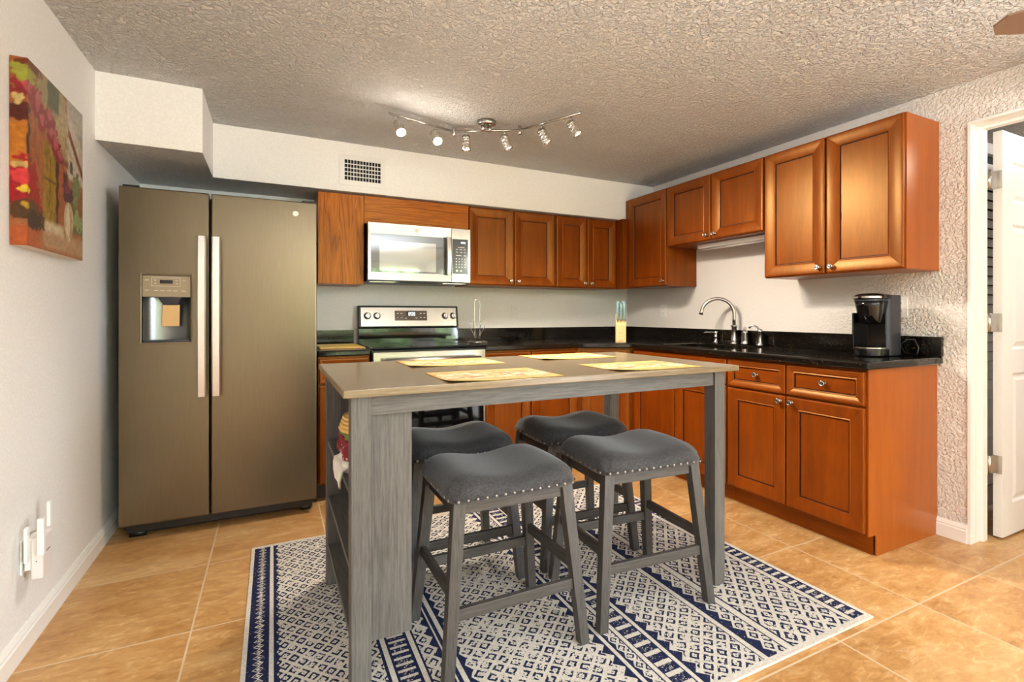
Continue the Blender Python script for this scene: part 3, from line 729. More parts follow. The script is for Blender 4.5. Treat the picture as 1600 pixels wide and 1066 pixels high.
# ---------------------------------------------------------------- refrigerator
def fridge():
    t = thing('refrigerator', 'slate grey side-by-side refrigerator with two vertical handles against the left wall', 'refrigerator')
    x0, x1, xs, yf, z0, z1 = 0.070, 0.978, 0.4555, 2.858, 0.078, 1.767
    MB().box(x0 + 0.004, x1 - 0.004, 2.945, 3.60, 0.03, 1.755).build('cabinet', M['black'], t, 0.004)
    MB().box(x0 + 0.02, x1 - 0.02, 2.915, 2.944, 0.022, 0.072).build('base_grille', M['black'], t, 0.004)
    MB().tube([(x0 + 0.03, 2.93, 0.018), (x0 + 0.10, 2.93, 0.018)], 0.017, 10).build('roller', M['black'], t)
    MB().tube([(x1 - 0.08, 2.93, 0.018), (x1 - 0.03, 2.93, 0.018)], 0.017, 10).build('roller', M['black'], t)
    MB().box(x0 + 0.005, x0 + 0.075, 2.90, 3.0, 1.768, 1.784).build('hinge_cover', M['black'], t, 0.005)
    MB().box(x1 - 0.075, x1 - 0.005, 2.90, 3.0, 1.768, 1.784).build('hinge_cover', M['black'], t, 0.005)
    # freezer door with a dispenser opening
    dx0, dx1, dz0, dz1 = 0.163, 0.370, 0.992, 1.330
    m = MB()
    a0, a1 = x0, xs - 0.005
    m.box(a0, a1, yf + 0.010, 2.936, z0, z1)
    yb = yf + 0.0095
    m.box(a0, dx0, yf, yb, z0, z1).box(dx1, a1, yf, yb, z0, z1).box(dx0, dx1, yf, yb, z0, dz0).box(dx0, dx1, yf, yb, dz1, z1)
    fd = MB()
    # one piece skin: front face ring + sides
    def ringdoor(x0, x1, hole=None):
        m = MB(); r = 0.006
        if not hole:
            m.box(x0, x1, yf, 2.936, z0, z1); return m
        hx0, hx1, hz0, hz1 = hole
        o = [(x0, z0), (x1, z0), (x1, z1), (x0, z1)]; h = [(hx0, hz0), (hx1, hz0), (hx1, hz1), (hx0, hz1)]
        vs = [(p[0], yf, p[1]) for p in o] + [(p[0], yf, p[1]) for p in h] + [(p[0], 2.936, p[1]) for p in o] + [(p[0], yf + 0.055, p[1]) for p in h]
        fs = [(i, (i + 1) % 4, 4 + (i + 1) % 4, 4 + i) for i in range(4)] + [(i, (i + 1) % 4, 8 + (i + 1) % 4, 8 + i) for i in range(4)]
        fs += [(4 + i, 4 + (i + 1) % 4, 12 + (i + 1) % 4, 12 + i) for i in range(4)] + [(12, 13, 14, 15), (8, 9, 10, 11)]
        m.add(vs, fs); return m
    fz = ringdoor(a0, a1, (dx0, dx1, dz0, dz1)).build('freezer_door', M['slate'], t, 0.006, 3)
    rd = ringdoor(xs + 0.005, x1).build('fresh_food_door', M['slate'], t, 0.006, 3)
    # dispenser
    sf = MB()
    for (a, b, c, d) in ((dx0 - 0.008, dx0, dz0 - 0.008, dz1 + 0.008), (dx1, dx1 + 0.006, dz0 - 0.008, dz1 + 0.008), (dx0, dx1, dz1, dz1 + 0.008), (dx0, dx1, dz0 - 0.010, dz0)):
        sf.box(a, b, yf - 0.005, yf + 0.01, c, d)
    sf.build('dispenser_surround', M['slate'], fz, 0.002)
    MB().box(dx0 + 0.001, dx1 - 0.001, yf + 0.001, yf + 0.03, 1.220, dz1 - 0.001).build('control_panel', plain('slate_control_panel', lin(150, 132, 104), 0.4, 0.3), fz, 0.002)
    MB().box(0.238, 0.293, yf - 0.0005, yf + 0.001, 1.288, 1.306).build('display', M['blackgl'], fz)
    ic = MB()
    for (u, v, ww) in ((0.176, 1.303, .016), (0.176, 1.252, .016), (0.215, 1.303, .008), (0.215, 1.287, .008), (0.305, 1.303, .008), (0.305, 1.287, .008), (0.215, 1.250, .016), (0.240, 1.250, .018), (0.268, 1.250, .018), (0.295, 1.250, .018), (0.330, 1.250, .018), (0.335, 1.303, .012)):
        ic.box(u, u + ww, yf - 0.0003, yf + 0.001, v, v + 0.003)
    for (a, b, c, d) in ((0.203, 0.325, 1.3165, 1.3180), (0.203, 0.325, 1.2745, 1.2760), (0.203, 0.2045, 1.2745, 1.318), (0.3235, 0.325, 1.2745, 1.318)): ic.box(a, b, yf - 0.0003, yf + 0.001, c, d)
    ic.build('panel_markings', M['printing'], fz)
    # curved steel liner in the cavity
    vs = []; nn = 14
    for z in (dz0 + 0.004, 1.219):
        for i in range(nn + 1):
            u = i / nn; vs.append((dx0 + 0.003 + u * (dx1 - dx0 - 0.006), yf + 0.006 + 0.046 * math.sin(PI * u) ** 0.5, z))
    MB().add(vs, [(i, i + 1, nn + 2 + i, nn + 1 + i) for i in range(nn)], True).build('cavity_liner', plain('grey_steel_liner', lin(120, 122, 120), 0.3, 0.9), fz)
    MB().box(dx0 + 0.006, dx1 - 0.006, yf + 0.002, yf + 0.05, dz0 + 0.001, dz0 + 0.010).build('drip_tray', M['gunmetal'], fz)
    MB().slant((0.281, yf + 0.030, 1.180), (0.281, yf + 0.022, 1.222), 0.060, 0.03, 0.105, 0.04).build('nozzle_housing', M['gunmetal'], fz, 0.004)
    MB().add([(0.240, yf + 0.030, 1.070), (0.316, yf + 0.030, 1.070), (0.320, yf + 0.020, 1.180), (0.246, yf + 0.020, 1.180),
              (0.240, yf + 0.036, 1.070), (0.316, yf + 0.036, 1.070), (0.320, yf + 0.026, 1.180), (0.246, yf + 0.026, 1.180)],
             [(0, 1, 2, 3), (7, 6, 5, 4), (0, 4, 5, 1), (1, 5, 6, 2), (2, 6, 7, 3), (3, 7, 4, 0)]).build('paddle', M['paddle'], fz, 0.002)
    # handles
    for par, (h0, h1), ms in ((fz, (0.402, 0.443), 1), (rd, (0.467, 0.508), 1)):
        m = MB(); zs = [0.708 + (1.535 - 0.708) * i / 12 for i in range(13)]; vs = []
        for i, z in enumerate(zs):
            e = 1 - abs(i / 6 - 1) ** 6; yy = 2.800 - 0.012 * (1 - (i / 6 - 1) ** 2) + 0.006
            for (xx, q) in ((h0, 0.006), (h0 + 0.006, 0), (h1 - 0.006, 0), (h1, 0.006), (h1, 0.016), (h0, 0.016)): vs.append((xx, yy + q, z))
        fs = [(i * 6 + k, i * 6 + (k + 1) % 6, i * 6 + 6 + (k + 1) % 6, i * 6 + 6 + k) for i in range(12) for k in range(6)] + [tuple(range(6)), tuple(range(72, 78))[::-1]]
        m.add(vs, fs)
        for z in (0.735, 1.475): m.box(h0 + 0.006, h1 - 0.006, 2.815, yf, z, z + 0.035)
        m.build('handle', M['steelv'], par)
    MB().lathe([(0.0165, 0), (0.0165, 0.002), (0.0145, 0.0025)], (0.866, yf, 1.697), (0, -1, 0), 28).build('badge', plain('silver_badge', lin(196, 184, 160), 0.25, 0.7), rd)
    sc = MB()   # script monogram inside the round badge
    for r, a0, a1, cx, cz in ((0.0125, 0, 2 * PI, 0, 0), (0.0045, 0.4, 5.6, -0.0035, 0.0005), (0.0042, 0.2, 5.4, 0.0042, -0.0005)):
        sc.tube([(0.866 + cx + r * math.cos(a0 + (a1 - a0) * i / 16), yf - 0.0028, 1.697 + cz + r * math.sin(a0 + (a1 - a0) * i / 16)) for i in range(17)], 0.0006, 5)
    sc.build('monogram', M['greyprint'], rd)
    shift(t)
fridge()

# ---------------------------------------------------------------- microwave
def microwave():
    t = thing('microwave', 'stainless over-the-range microwave with a reflective window under the oak panel', 'microwave')
    x0, x1, y0, z0, z1 = 1.324, 2.055, 3.220, 1.358, 1.752
    MB().box(x0 + 0.003, x1 - 0.003, 3.262, YB, z0, z1).build('body', M['black'], t)
    xd = 1.911
    m = MB(); hole = (1.343, 1.862, 1.418, 1.680)
    hx0, hx1, hz0, hz1 = hole
    o = [(x0, z0 + 0.006), (xd - 0.001, z0 + 0.006), (xd - 0.001, z1), (x0, z1)]; h = [(hx0, hz0), (hx1, hz0), (hx1, hz1), (hx0, hz1)]
    vs = [(p[0], y0, p[1]) for p in o] + [(p[0], y0 + 0.004, p[1]) for p in h] + [(p[0], 3.2615, p[1]) for p in o]
    fs = [(i, (i + 1) % 4, 4 + (i + 1) % 4, 4 + i) for i in range(4)] + [(i, (i + 1) % 4, 8 + (i + 1) % 4, 8 + i) for i in range(4)] + [(8, 9, 10, 11)]
    m.add(vs, fs); d = m.build('door', M['steel'], t, 0.0015)
    MB().box(hx0 + .0005, hx1 - .0005, y0 + 0.003, y0 + 0.006, hz0 + .0005, hz1 - .0005).build('window', M['mwglass'], d)
    MB().box(1.400, 1.795, y0 + 0.0025, y0 + 0.0029, 1.430, 1.632).build('inner_window', plain('inner_mirror_glass', lin(160, 162, 158), 0.05, 0.8), d)
    MB().box(1.853, 1.866, y0 - 0.001, y0 + 0.003, 1.415, 1.683).build('handle_recess', M['blackgl'], d)
    vs = []; kk = 12
    for i in range(kk + 1):
        z = 1.412 + (1.684 - 1.412) * i / kk; b = -0.022 - 0.014 * (1 - (2 * i / kk - 1) ** 2)
        for (xx, q) in ((1.868, 0.004), (1.874, 0), (1.897, 0), (1.904, 0.004), (1.904, 0.012), (1.868, 0.012)): vs.append((xx, y0 + b + q, z))
    hm = MB().add(vs, [(i * 6 + k, i * 6 + (k + 1) % 6, i * 6 + 6 + (k + 1) % 6, i * 6 + 6 + k) for i in range(kk) for k in range(6)] + [tuple(range(6)), tuple(range(kk * 6, kk * 6 + 6))[::-1]])
    hm.box(1.876, 1.896, y0 - 0.018, y0, 1.416, 1.436).box(1.876, 1.896, y0 - 0.018, y0, 1.660, 1.680); hm.build('handle', M['steelv'], d)
    p = MB().box(xd + 0.001, x1, y0, 3.2615, z0 + 0.006, z1).build('control_panel', M['steel'], t, 0.0015)
    MB().box(1.916, 2.036, y0 - 0.0015, y0, 1.424, 1.676).build('keypad', M['mwpanel'], p, 0.001)
    dg = MB()
    def seg(x, z, s, code):
        w_, h_, q = 0.010 * s, 0.009 * s, 0.0018
        S_ = {'a': (x, x + w_, z + 2 * h_, z + 2 * h_ + q), 'g': (x, x + w_, z + h_, z + h_ + q), 'd': (x, x + w_, z, z + q),
              'b': (x + w_, x + w_ + q, z + h_, z + 2 * h_), 'c': (x + w_, x + w_ + q, z, z + h_), 'e': (x - q, x, z, z + h_), 'f': (x - q, x, z + h_, z + 2 * h_)}
        for ch in code: a, b, c, d_ = S_[ch]; dg.box(a, b, y0 - 0.002, y0 - 0.0015, c, d_)
    seg(1.976, 1.646, 0.5, 'bc'); seg(1.986, 1.646, 0.5, 'abged'); seg(1.998, 1.646, 0.5, 'abcdef'); seg(2.008, 1.646, 0.5, 'abgcd')
    dg.build('clock_digits', M['light_led'], p)
    k = MB()
    for (u, v, ww) in ((1.958, 1.616, .05), (1.942, 1.600, .016), (1.970, 1.600, .020), (2.002, 1.600, .014), (1.944, 1.580, .012), (1.972, 1.580, .020), (2.004, 1.580, .014), (1.944, 1.556, .04), (2.004, 1.556, .014)):
        k.box(u, u + ww, y0 - 0.002, y0 - 0.0015, v, v + 0.0035)
    for r in range(4):
        for c in range(4): k.box(1.942 + c * 0.022, 1.949 + c * 0.022, y0 - 0.002, y0 - 0.0015, 1.530 - r * 0.020, 1.537 - r * 0.020)
    k.box(1.944, 1.958, y0 - 0.002, y0 - 0.0015, 1.440, 1.454).box(1.976, 1.988, y0 - 0.002, y0 - 0.0015, 1.440, 1.452)
    k.build('key_markings', M['printing'], p)
    MB().lathe([(0.013, 0), (0.013, 0.0015)], (1.655, y0, 1.716), (0, -1, 0), 24).build('badge', plain('champagne_badge', lin(186, 168, 134), 0.3, 0.5), d)
    MB().box(x0 + 0.02, 1.52, 3.27, 3.36, z0 - 0.004, z0 - 0.0005).build('grease_filter', M['steel'], t); MB().box(1.86, x1 - 0.02, 3.27, 3.36, z0 - 0.004, z0 - 0.0005).build('grease_filter', M['steel'], t)
    MB().box(1.55, 1.83, 3.27, 3.32, z0 - 0.003, z0 - 0.0005).build('vent_slot', M['dark'], t)
    shift(t)
microwave()

# ---------------------------------------------------------------- stove
def stove():
    t = thing('stove', 'black glass-top electric stove with a stainless control back panel', 'stove')
    x0, x1 = 1.308, 2.068
    MB().box(x0, x1, 2.985, 3.62, 0.02, 0.905).build('body', M['black'], t)
    MB().box(x0 - 0.002, x1 + 0.002, 2.945, 3.52, 0.9055, 0.924).build('cooktop', M['blackgl'], t, 0.006, 3)
    for cx, cy, r in ((1.50, 3.10, .09), (1.88, 3.10, .11), (1.50, 3.36, .075), (1.88, 3.36, .075)):
        MB().tube([(cx + r * math.cos(2 * PI * i / 40), cy + r * math.sin(2 * PI * i / 40), 0.9243) for i in range(40)], 0.0012, 5, closed=True).build('burner_ring', M['gunmetal'], t)
    MB().box(x0, x1, 3.52, 3.62, 0.905, 1.03).build('riser', M['blackgl'], t, 0.004)
    # backguard: stainless face in a black housing, leaning slightly back
    def B(z, off=0): return 3.575 + (z - 1.03) * 0.12 + off
    hs = MB(); poly = [(3.558, 1.032), (3.64, 1.032), (3.64, 1.196), (3.585, 1.196)]
    MB().prism(poly, x0 + 0.005, x1 + 0.018, lambda p: (p[2], p[0], p[1])).build('backguard', M['black'], t, 0.008, 3)
    fr = frame((1, 0, 0), (0, 0.163, 0.987), (0, -0.987, 0.163), (x0 + 0.024, 3.5585, 1.042))
    bgd = MB().add([fr(p) for p in ((0, 0, 0), (0.735, 0, 0), (0.735, 0.142, 0), (0, 0.142, 0), (0, 0, .004), (0.735, 0, .004), (0.735, 0.142, .004), (0, 0.142, .004))],
             [(3, 2, 1, 0), (4, 5, 6, 7), (0, 1, 5, 4), (1, 2, 6, 5), (2, 3, 7, 6), (3, 0, 4, 7)]).build('control_face', M['steel'], t)
    def plate(x, z, w_, h_, d0, d1, name, mat, par, bev=0):
        return MB().add([fr(p) for p in ((x, z, d0), (x + w_, z, d0), (x + w_, z + h_, d0), (x, z + h_, d0), (x, z, d1), (x + w_, z, d1), (x + w_, z + h_, d1), (x, z + h_, d1))],
                        [(3, 2, 1, 0), (4, 5, 6, 7), (0, 1, 5, 4), (1, 2, 6, 5), (2, 3, 7, 6), (3, 0, 4, 7)]).build(name, mat, par, bev)
    dp = plate(0.248, 0.042, 0.248, 0.076, 0.004, 0.007, 'clock_panel', M['amber'], bgd, 0.004)
    dpo = MB()
    def seg(x, z, code):
        w_, h_, q = 0.010, 0.011, 0.0026
        S_ = {'a': (x, w_, z + 2 * h_, q), 'g': (x, w_, z + h_, q), 'd': (x, w_, z, q), 'b': (x + w_, q, z + h_, h_), 'c': (x + w_, q, z, h_), 'e': (x - q, q, z, h_), 'f': (x - q, q, z + h_, h_)}
        for ch in code:
            a, w1, c, h1 = S_[ch]; vs = [fr((p, q2, dd)) for dd in (0.0073, 0.0079) for p, q2 in ((a, c), (a + w1, c), (a + w1, c + h1), (a, c + h1))]
            dpo.add(vs, [(3, 2, 1, 0), (4, 5, 6, 7), (0, 1, 5, 4), (1, 2, 6, 5), (2, 3, 7, 6), (3, 0, 4, 7)])
    plate(0.335, 0.076, 0.070, 0.034, 0.007, 0.0073, 'clock_window', M['blackgl'], bgd)
    seg(0.343, 0.081, 'bc'); seg(0.356, 0.081, 'abged'); seg(0.374, 0.081, 'abcdef'); seg(0.390, 0.081, 'abgcd'); dpo.build('clock_digits', M['light_led'], bgd)
    pr = MB()
    for (u, v) in ((.262, .094), (.290, .094), (.262, .062), (.290, .062), (.325, .058), (.405, .058), (.440, .094), (.468, .094), (.440, .062), (.468, .062)):
        vs = [fr((p, q2, dd)) for dd in (0.007, 0.0076) for p, q2 in ((u, v), (u + .014, v), (u + .014, v + .005), (u, v + .005))]
        pr.add(vs, [(3, 2, 1, 0), (4, 5, 6, 7), (0, 1, 5, 4), (1, 2, 6, 5), (2, 3, 7, 6), (3, 0, 4, 7)])
    pr.build('key_markings', M['printing'], bgd)
    N = fr((0, 0, 1)) - fr((0, 0, 0))
    for x in (0.046, 0.115, 0.642, 0.708):
        k = MB().lathe([(0.026, 0), (0.026, 0.004), (0.021, 0.006), (0.019, 0.020), (0.016, 0.023)], fr((x, 0.078, 0.004)), N, 22).build('knob', M['steelv'], bgd)
        vs = [fr((x + a, 0.078 + b, c)) for c in (0.024, 0.034) for a, b in ((-.004, -.020), (.004, -.020), (.004, .020), (-.004, .020))]
        MB().add(vs, [(3, 2, 1, 0), (4, 5, 6, 7), (0, 1, 5, 4), (1, 2, 6, 5), (2, 3, 7, 6), (3, 0, 4, 7)]).build('knob_grip', M['nickel'], bgd, 0.001)
    d = MB().box(x0 + 0.003, x1 - 0.003, 2.955, 2.9845, 0.20, 0.895).build('oven_door', M['steel'], t, 0.004)
    MB().box(x0 + 0.02, x1 - 0.02, 2.951, 2.9545, 0.22, 0.80).build('oven_window', M['blackgl'], d, 0.002)
    hb = MB().tube([(x0 + 0.06, 2.905, 0.842), (x1 - 0.06, 2.905, 0.842)], 0.013, 14)
    for x in (x0 + 0.075, x1 - 0.075): hb.tube([(x, 2.905, 0.842), (x, 2.956, 0.842)], 0.009, 10)
    hb.build('oven_handle', M['steelv'], d)
    MB().box(x0 + 0.003, x1 - 0.003, 2.958, 2.9845, 0.05, 0.192).build('storage_drawer', M['blackgloss'], t, 0.003)
    shift(t)
stove()

# ---------------------------------------------------------------- table
def table():
    t = thing('counter_height_table', 'tall weathered grey wooden table with open side shelves standing on the rug', 'table', (0, 0, 0))
    Z = 0.920
    MB().box(0.928, 2.500, 1.270, 2.090, Z - 0.023, Z).build('tabletop', M['greytop'], t, 0.003)
    L = 0.057
    lx = (0.953, 2.440 - L + 0.010); ly = (1.300, 2.003)
    lx = (0.953, 2.393); 
    for x in lx:
        for y in ly: MB().box(x, x + L, y, y + L, 0.010, Z - 0.0235).build('leg', M['greyZ'], t, 0.002)
    zA0, zA1 = 0.838, Z - 0.0235
    MB().box(1.0105, 2.3925, 1.308, 1.328, zA0, zA1).build('apron', M['greyX'], t, 0.001)
    MB().box(1.0105, 2.3925, 2.030, 2.050, zA0, zA1).build('apron', M['greyX'], t, 0.001)
    MB().box(2.420, 2.440, 1.3575, 2.0025, zA0, zA1).build('apron', M['greyY'], t, 0.001)
    MB().box(0.960, 0.980, 1.3575, 2.0025, 0.868, zA1).build('apron', M['greyY'], t, 0.001)
    # storage end: panels and shelves
    MB().box(1.0105, 1.135, 1.330, 1.348, 0.165, zA0 - 0.0005).build('end_panel', M['greyZ'], t)
    MB().box(1.0105, 1.135, 2.010, 2.028, 0.165, zA0 - 0.0005).build('end_panel', M['greyZ'], t)
    MB().box(1.117, 1.135, 1.3485, 2.0095, 0.165, 0.896).build('back_panel', M['greyZ'], t)
    for z in (0.165, 0.365, 0.590):
        MB().box(0.958, 1.1165, 1.3580, 2.0020, z, z + 0.018).build('shelf', M['greyY'], t, 0.001)
    shift(t)
table()

# ---------------------------------------------------------------- stools
def make_stool():
    t = thing('bar_stool', 'x', 'stool', (0, 0, 0))
    wood = M
    tx, ty, zt = 0.194, 0.150, 0.540        # leg centres on top
    fx, fy = 0.243, 0.190                   # leg centres on the floor
    LW, LD = 0.042, 0.036
    def at(sx, sy, z):
        k = 1 - z / zt; return Vector((sx * (tx + (fx - tx) * k), sy * (ty + (fy - ty) * k), z))
    for sx in (-1, 1):
        for sy in (-1, 1):
            a, b = at(sx, sy, 0.0), at(sx, sy, zt)
            MB().slant(a, b, 0.034, 0.034, LW, LD).build('leg', M['dgreyZ'], t, 0.002)
    # seat rails
    for sy in (-1, 1): MB().box(-tx + LW / 2, tx - LW / 2, sy * ty - 0.010, sy * ty + 0.010, zt - 0.040, zt).build('seat_rail', M['dgreyX'], t, 0.001)
    for sx in (-1, 1): MB().box(sx * tx - 0.010, sx * tx + 0.010, -ty + LD / 2, ty - LD / 2, zt - 0.048, zt).build('seat_rail', M['dgreyY'], t, 0.001)
    # stretchers
    for sy in (-1, 1):
        z = 0.205; p = at(1, sy, z)
        MB().box(-p.x + 0.017, p.x - 0.017, p.y - 0.009, p.y + 0.009, z - 0.018, z + 0.018).build('stretcher', M['dgreyX'], t, 0.001)
    for sx in (-1, 1):
        z = 0.262; p = at(sx, 1, z)
        MB().box(p.x - 0.009, p.x + 0.009, -p.y + 0.016, p.y - 0.016, z - 0.018, z + 0.018).build('stretcher', M['dgreyY'], t, 0.001)
    # saddle seat cushion
    W, D = 0.232, 0.186; nx, ny = 30, 22
    def top(u, v):
        s = abs(u)
        prof = 0.078 - 0.019 * (1 + math.cos(PI * min(1, s / 0.74))) / 2
        prof -= 0.010 * v * v
        e = max(0.0, (s - 0.72) / 0.28); prof -= 0.050 * (1 - math.sqrt(max(0, 1 - e * e)))
        ev = max(0.0, (abs(v) - 0.70) / 0.30); prof -= 0.040 * (1 - math.sqrt(max(0, 1 - ev * ev)))
        return prof
    vs = []
    for j in range(ny + 1):
        for i in range(nx + 1):
            u = -1 + 2 * i / nx; v = -1 + 2 * j / ny
            u = math.copysign(1 - (1 - abs(u)) ** 1.35, u); v = math.copysign(1 - (1 - abs(v)) ** 1.35, v)
            # rounded plan corners
            r = (abs(u) ** 9 + abs(v) ** 9) ** (1 / 9) if (u or v) else 1
            s_ = max(abs(u), abs(v)) / r if r > 1e-6 else 1
            vs.append((u * s_ * W, v * s_ * D, zt + 0.0005 + max(0.016, top(u, v))))
    fs = [(j * (nx + 1) + i, j * (nx + 1) + i + 1, (j + 1) * (nx + 1) + i + 1, (j + 1) * (nx + 1) + i) for j in range(ny) for i in range(nx)]
    rim = [i for i in range(nx + 1)] + [j * (nx + 1) + nx for j in range(1, ny + 1)] + [ny * (nx + 1) + i for i in range(nx - 1, -1, -1)] + [j * (nx + 1) for j in range(ny - 1, 0, -1)]
    k = len(vs)
    for q in rim: vs.append((vs[q][0] * 0.985, vs[q][1] * 0.985, zt + 0.0005))
    m = len(rim); fs += [(rim[i], rim[(i + 1) % m], k + (i + 1) % m, k + i) for i in range(m)] + [tuple(range(k, k + m))]
    seat = MB().add(vs, fs, True).build('seat', M['fabric'], t)
    me = None
    def nail(x, y, N):
        nonlocal me
        if me is None:
            o = MB().lathe([(0.0052, 0), (0.0048, 0.0018), (0.003, 0.0032), (0.0008, 0.0037)], (0, 0, 0), (0, 0, 1), 8).build('nail', M['nailhead'], seat); me = o.data
        else:
            o = bpy.data.objects.new('nail', me); C.objects.link(o); o.parent = seat
        o.location = (x, y, zt + 0.010); o.rotation_euler = Vector(N).to_track_quat('Z', 'Y').to_euler()
    for i in range(14):
        x = -0.205 + 0.41 * i / 13
        nail(x, -D * 0.99, (0, -1, 0)); nail(x, D * 0.99, (0, 1, 0))
    for i in range(10):
        y = -0.158 + 0.316 * i / 9
        nail(-W * 0.99, y, (-1, 0, 0)); nail(W * 0.99, y, (1, 0, 0))
    return t
M['nailhead'] = plain('antique_nickel_nailhead', lin(150, 144, 136), 0.28, 1.0)
def copy_tree(o, parent=None):
    c = o.copy(); C.objects.link(c)
    if parent is not None: c.parent = parent
    for ch in list(o.children): copy_tree(ch, c)
    return c
gs = 'upholstered saddle bar stools round the table'
spots = [((1.465, 1.440), 0.0, 'charcoal saddle-seat bar stool nearest the camera, front left by the table end panel'),
         ((2.055, 1.440), -0.07, 'charcoal saddle-seat bar stool at front right beside the right table leg'),
         ((2.070, 1.895), -0.03, 'charcoal saddle-seat bar stool at back right, its seat lit warm along the rim'),
         ((1.462, 1.905), 0.0, 'charcoal saddle-seat bar stool at back left, half hidden by the table end panel')]
proto = make_stool()
for i, ((x, y), rz, lab) in enumerate(spots):
    o = proto if i == 0 else copy_tree(proto)
    o.location = (x, y, 0.010); o.rotation_euler = (0, 0, rz); o['label'] = lab; o['group'] = gs

# ---------------------------------------------------------------- rug
rg = MB().box(0.661, 2.765, 0.900, 2.515, 0.0005, 0.009)
tag(rg.build('rug', M['rug'], None, 0.002), 'navy blue and cream woven geometric rug under the table', 'rug')

# ---------------------------------------------------------------- placemats
def placemat(cx, cy, rz, lab):
    nx, ny = 24, 16; W, D = 0.205, 0.138; vs = []
    for j in range(ny + 1):
        for i in range(nx + 1):
            x = -W + 2 * W * i / nx; y = -D + 2 * D * j / ny
            c = max(0.0, (-(x / W) * 0.75 - (y / D) * 0.75 - 0.95)); z = 0.0012 + 0.016 * c ** 1.4
            vs.append((x, y, z))
    n0 = len(vs); vs += [(p[0], p[1], p[2] + 0.0012) for p in vs]
    f = [(j * (nx + 1) + i, j * (nx + 1) + i + 1, (j + 1) * (nx + 1) + i + 1, (j + 1) * (nx + 1) + i) for j in range(ny) for i in range(nx)]
    fs = [q[::-1] for q in f] + [tuple(v + n0 for v in q) for q in f]
    rim = [i for i in range(nx + 1)] + [j * (nx + 1) + nx for j in range(1, ny + 1)] + [ny * (nx + 1) + i for i in range(nx - 1, -1, -1)] + [j * (nx + 1) for j in range(ny - 1, 0, -1)]
    fs += [(rim[i], rim[(i + 1) % len(rim)], n0 + rim[(i + 1) % len(rim)], n0 + rim[i]) for i in range(len(rim))]
    o = MB().add(vs, fs, True).build('placemat', M['placemat']); o.location = (cx, cy, 0.9195); o.rotation_euler = (0, 0, rz)
    tag(o, lab, 'placemat', 'printed placemats on the table')
placemat(1.448, 1.425, 0.0, 'yellow printed placemat with a curled corner at the front left of the table')
placemat(1.455, 1.905, 0.0, 'yellow printed placemat at the back left of the table, nearest the stove')
placemat(2.085, 1.945, 0.0, 'yellow printed placemat at the back right of the table, nearest the corner')
placemat(2.110, 1.435, 0.0, 'yellow printed placemat with a curled corner at the front right of the table')

# ---------------------------------------------------------------- folded linens on the table's top shelf
SZ = 0.6085
m = MB(); nn = 12
def fold(name, mat, cx, cy, w, d, z0, z1, lab, seed, drape=0.0):
    rnd = random.Random(seed); nx, ny = 10, 12; vs = []
    for lay in (0, 1):
        for j in range(ny + 1):
            for i in range(nx + 1):
                u = -1 + 2 * i / nx; v = -1 + 2 * j / ny
                rr_ = 1 - 0.10 * (abs(u) ** 6 + abs(v) ** 6)
                x = cx + u * w * rr_ + 0.004 * math.sin(5 * v + seed); y = cy + v * d * rr_
                edge = max(abs(u), abs(v)) ** 5
                z = z0 if lay == 0 else z1 - (z1 - z0) * 0.45 * edge + 0.004 * math.sin(7 * v + 3 * u + seed)
                vs.append((x, y, z))
    n0 = (nx + 1) * (ny + 1)
    f = [(j * (nx + 1) + i, j * (nx + 1) + i + 1, (j + 1) * (nx + 1) + i + 1, (j + 1) * (nx + 1) + i) for j in range(ny) for i in range(nx)]
    fs = [q[::-1] for q in f] + [tuple(v + n0 for v in q) for q in f]
    rim = [i for i in range(nx + 1)] + [j * (nx + 1) + nx for j in range(1, ny + 1)] + [ny * (nx + 1) + i for i in range(nx - 1, -1, -1)] + [j * (nx + 1) for j in range(ny - 1, 0, -1)]
    fs += [(rim[i], rim[(i + 1) % len(rim)], n0 + rim[(i + 1) % len(rim)], n0 + rim[i]) for i in range(len(rim))]
    mb = MB().add(vs, fs, True)
    if drape:
        x = cx - w; vs = []
        for i, (dx_, dz_) in enumerate([(0.016, 0.020), (-0.004, 0.014), (-0.010, -0.004), (-0.012, -drape * 0.5), (-0.010, -drape)]):
            for j in range(7):
                v = -0.92 + 0.30 * j; vs.append((x + dx_ + 0.0025 * math.sin(1.7 * j + i), cy + v * d, z0 + dz_))
        k = len(vs); vs += [(p[0] + 0.004, p[1], p[2] - 0.001) for p in vs]
        q = [(i * 7 + j, i * 7 + j + 1, i * 7 + j + 8, i * 7 + j + 7) for i in range(4) for j in range(6)]
        mb.add(vs, q + [tuple(a + k for a in f_)[::-1] for f_ in q], True)
    return tag(mb.build(name, mat), lab, 'cloth')
fold('white_towel', M['whitecloth'], 1.030, 1.620, 0.072, 0.11, SZ, SZ + 0.040, 'white towel hanging over the edge of the top table shelf, bottom of the stack', 1, 0.045)
fold('patterned_cloth', M['redpattern'], 1.030, 1.640, 0.074, 0.14, SZ + 0.041, SZ + 0.080, 'dark red patterned cloth folded on the white towel in the table shelf', 2)
fold('red_cloth', M['redcloth'], 1.028, 1.640, 0.070, 0.13, SZ + 0.081, SZ + 0.104, 'plain dark red cloth folded in the middle of the table shelf stack', 5)
fold('green_cloth', M['greencloth'], 1.030, 1.630, 0.068, 0.11, SZ + 0.105, SZ + 0.124, 'olive green cloth folded beneath the straw trivets in the table shelf', 3)
st = MB()  # round coiled straw trivets, piled as a single mesh
for k in range(4):
    rr0 = 0.068 - 0.004 * k
    for q in range(3):
        r = rr0 - 0.014 * q
        st.tube([(1.030 + r * math.cos(2 * PI * i / 28), 1.620 + r * 1.55 * math.sin(2 * PI * i / 28), SZ + 0.131 + 0.012 * k) for i in range(28)], 0.0065, 6, closed=True)
st.lathe([(0.058, 0), (0.058, 0.048), (0.01, 0.05)], (1.030, 1.620, SZ + 0.1245), n=24)
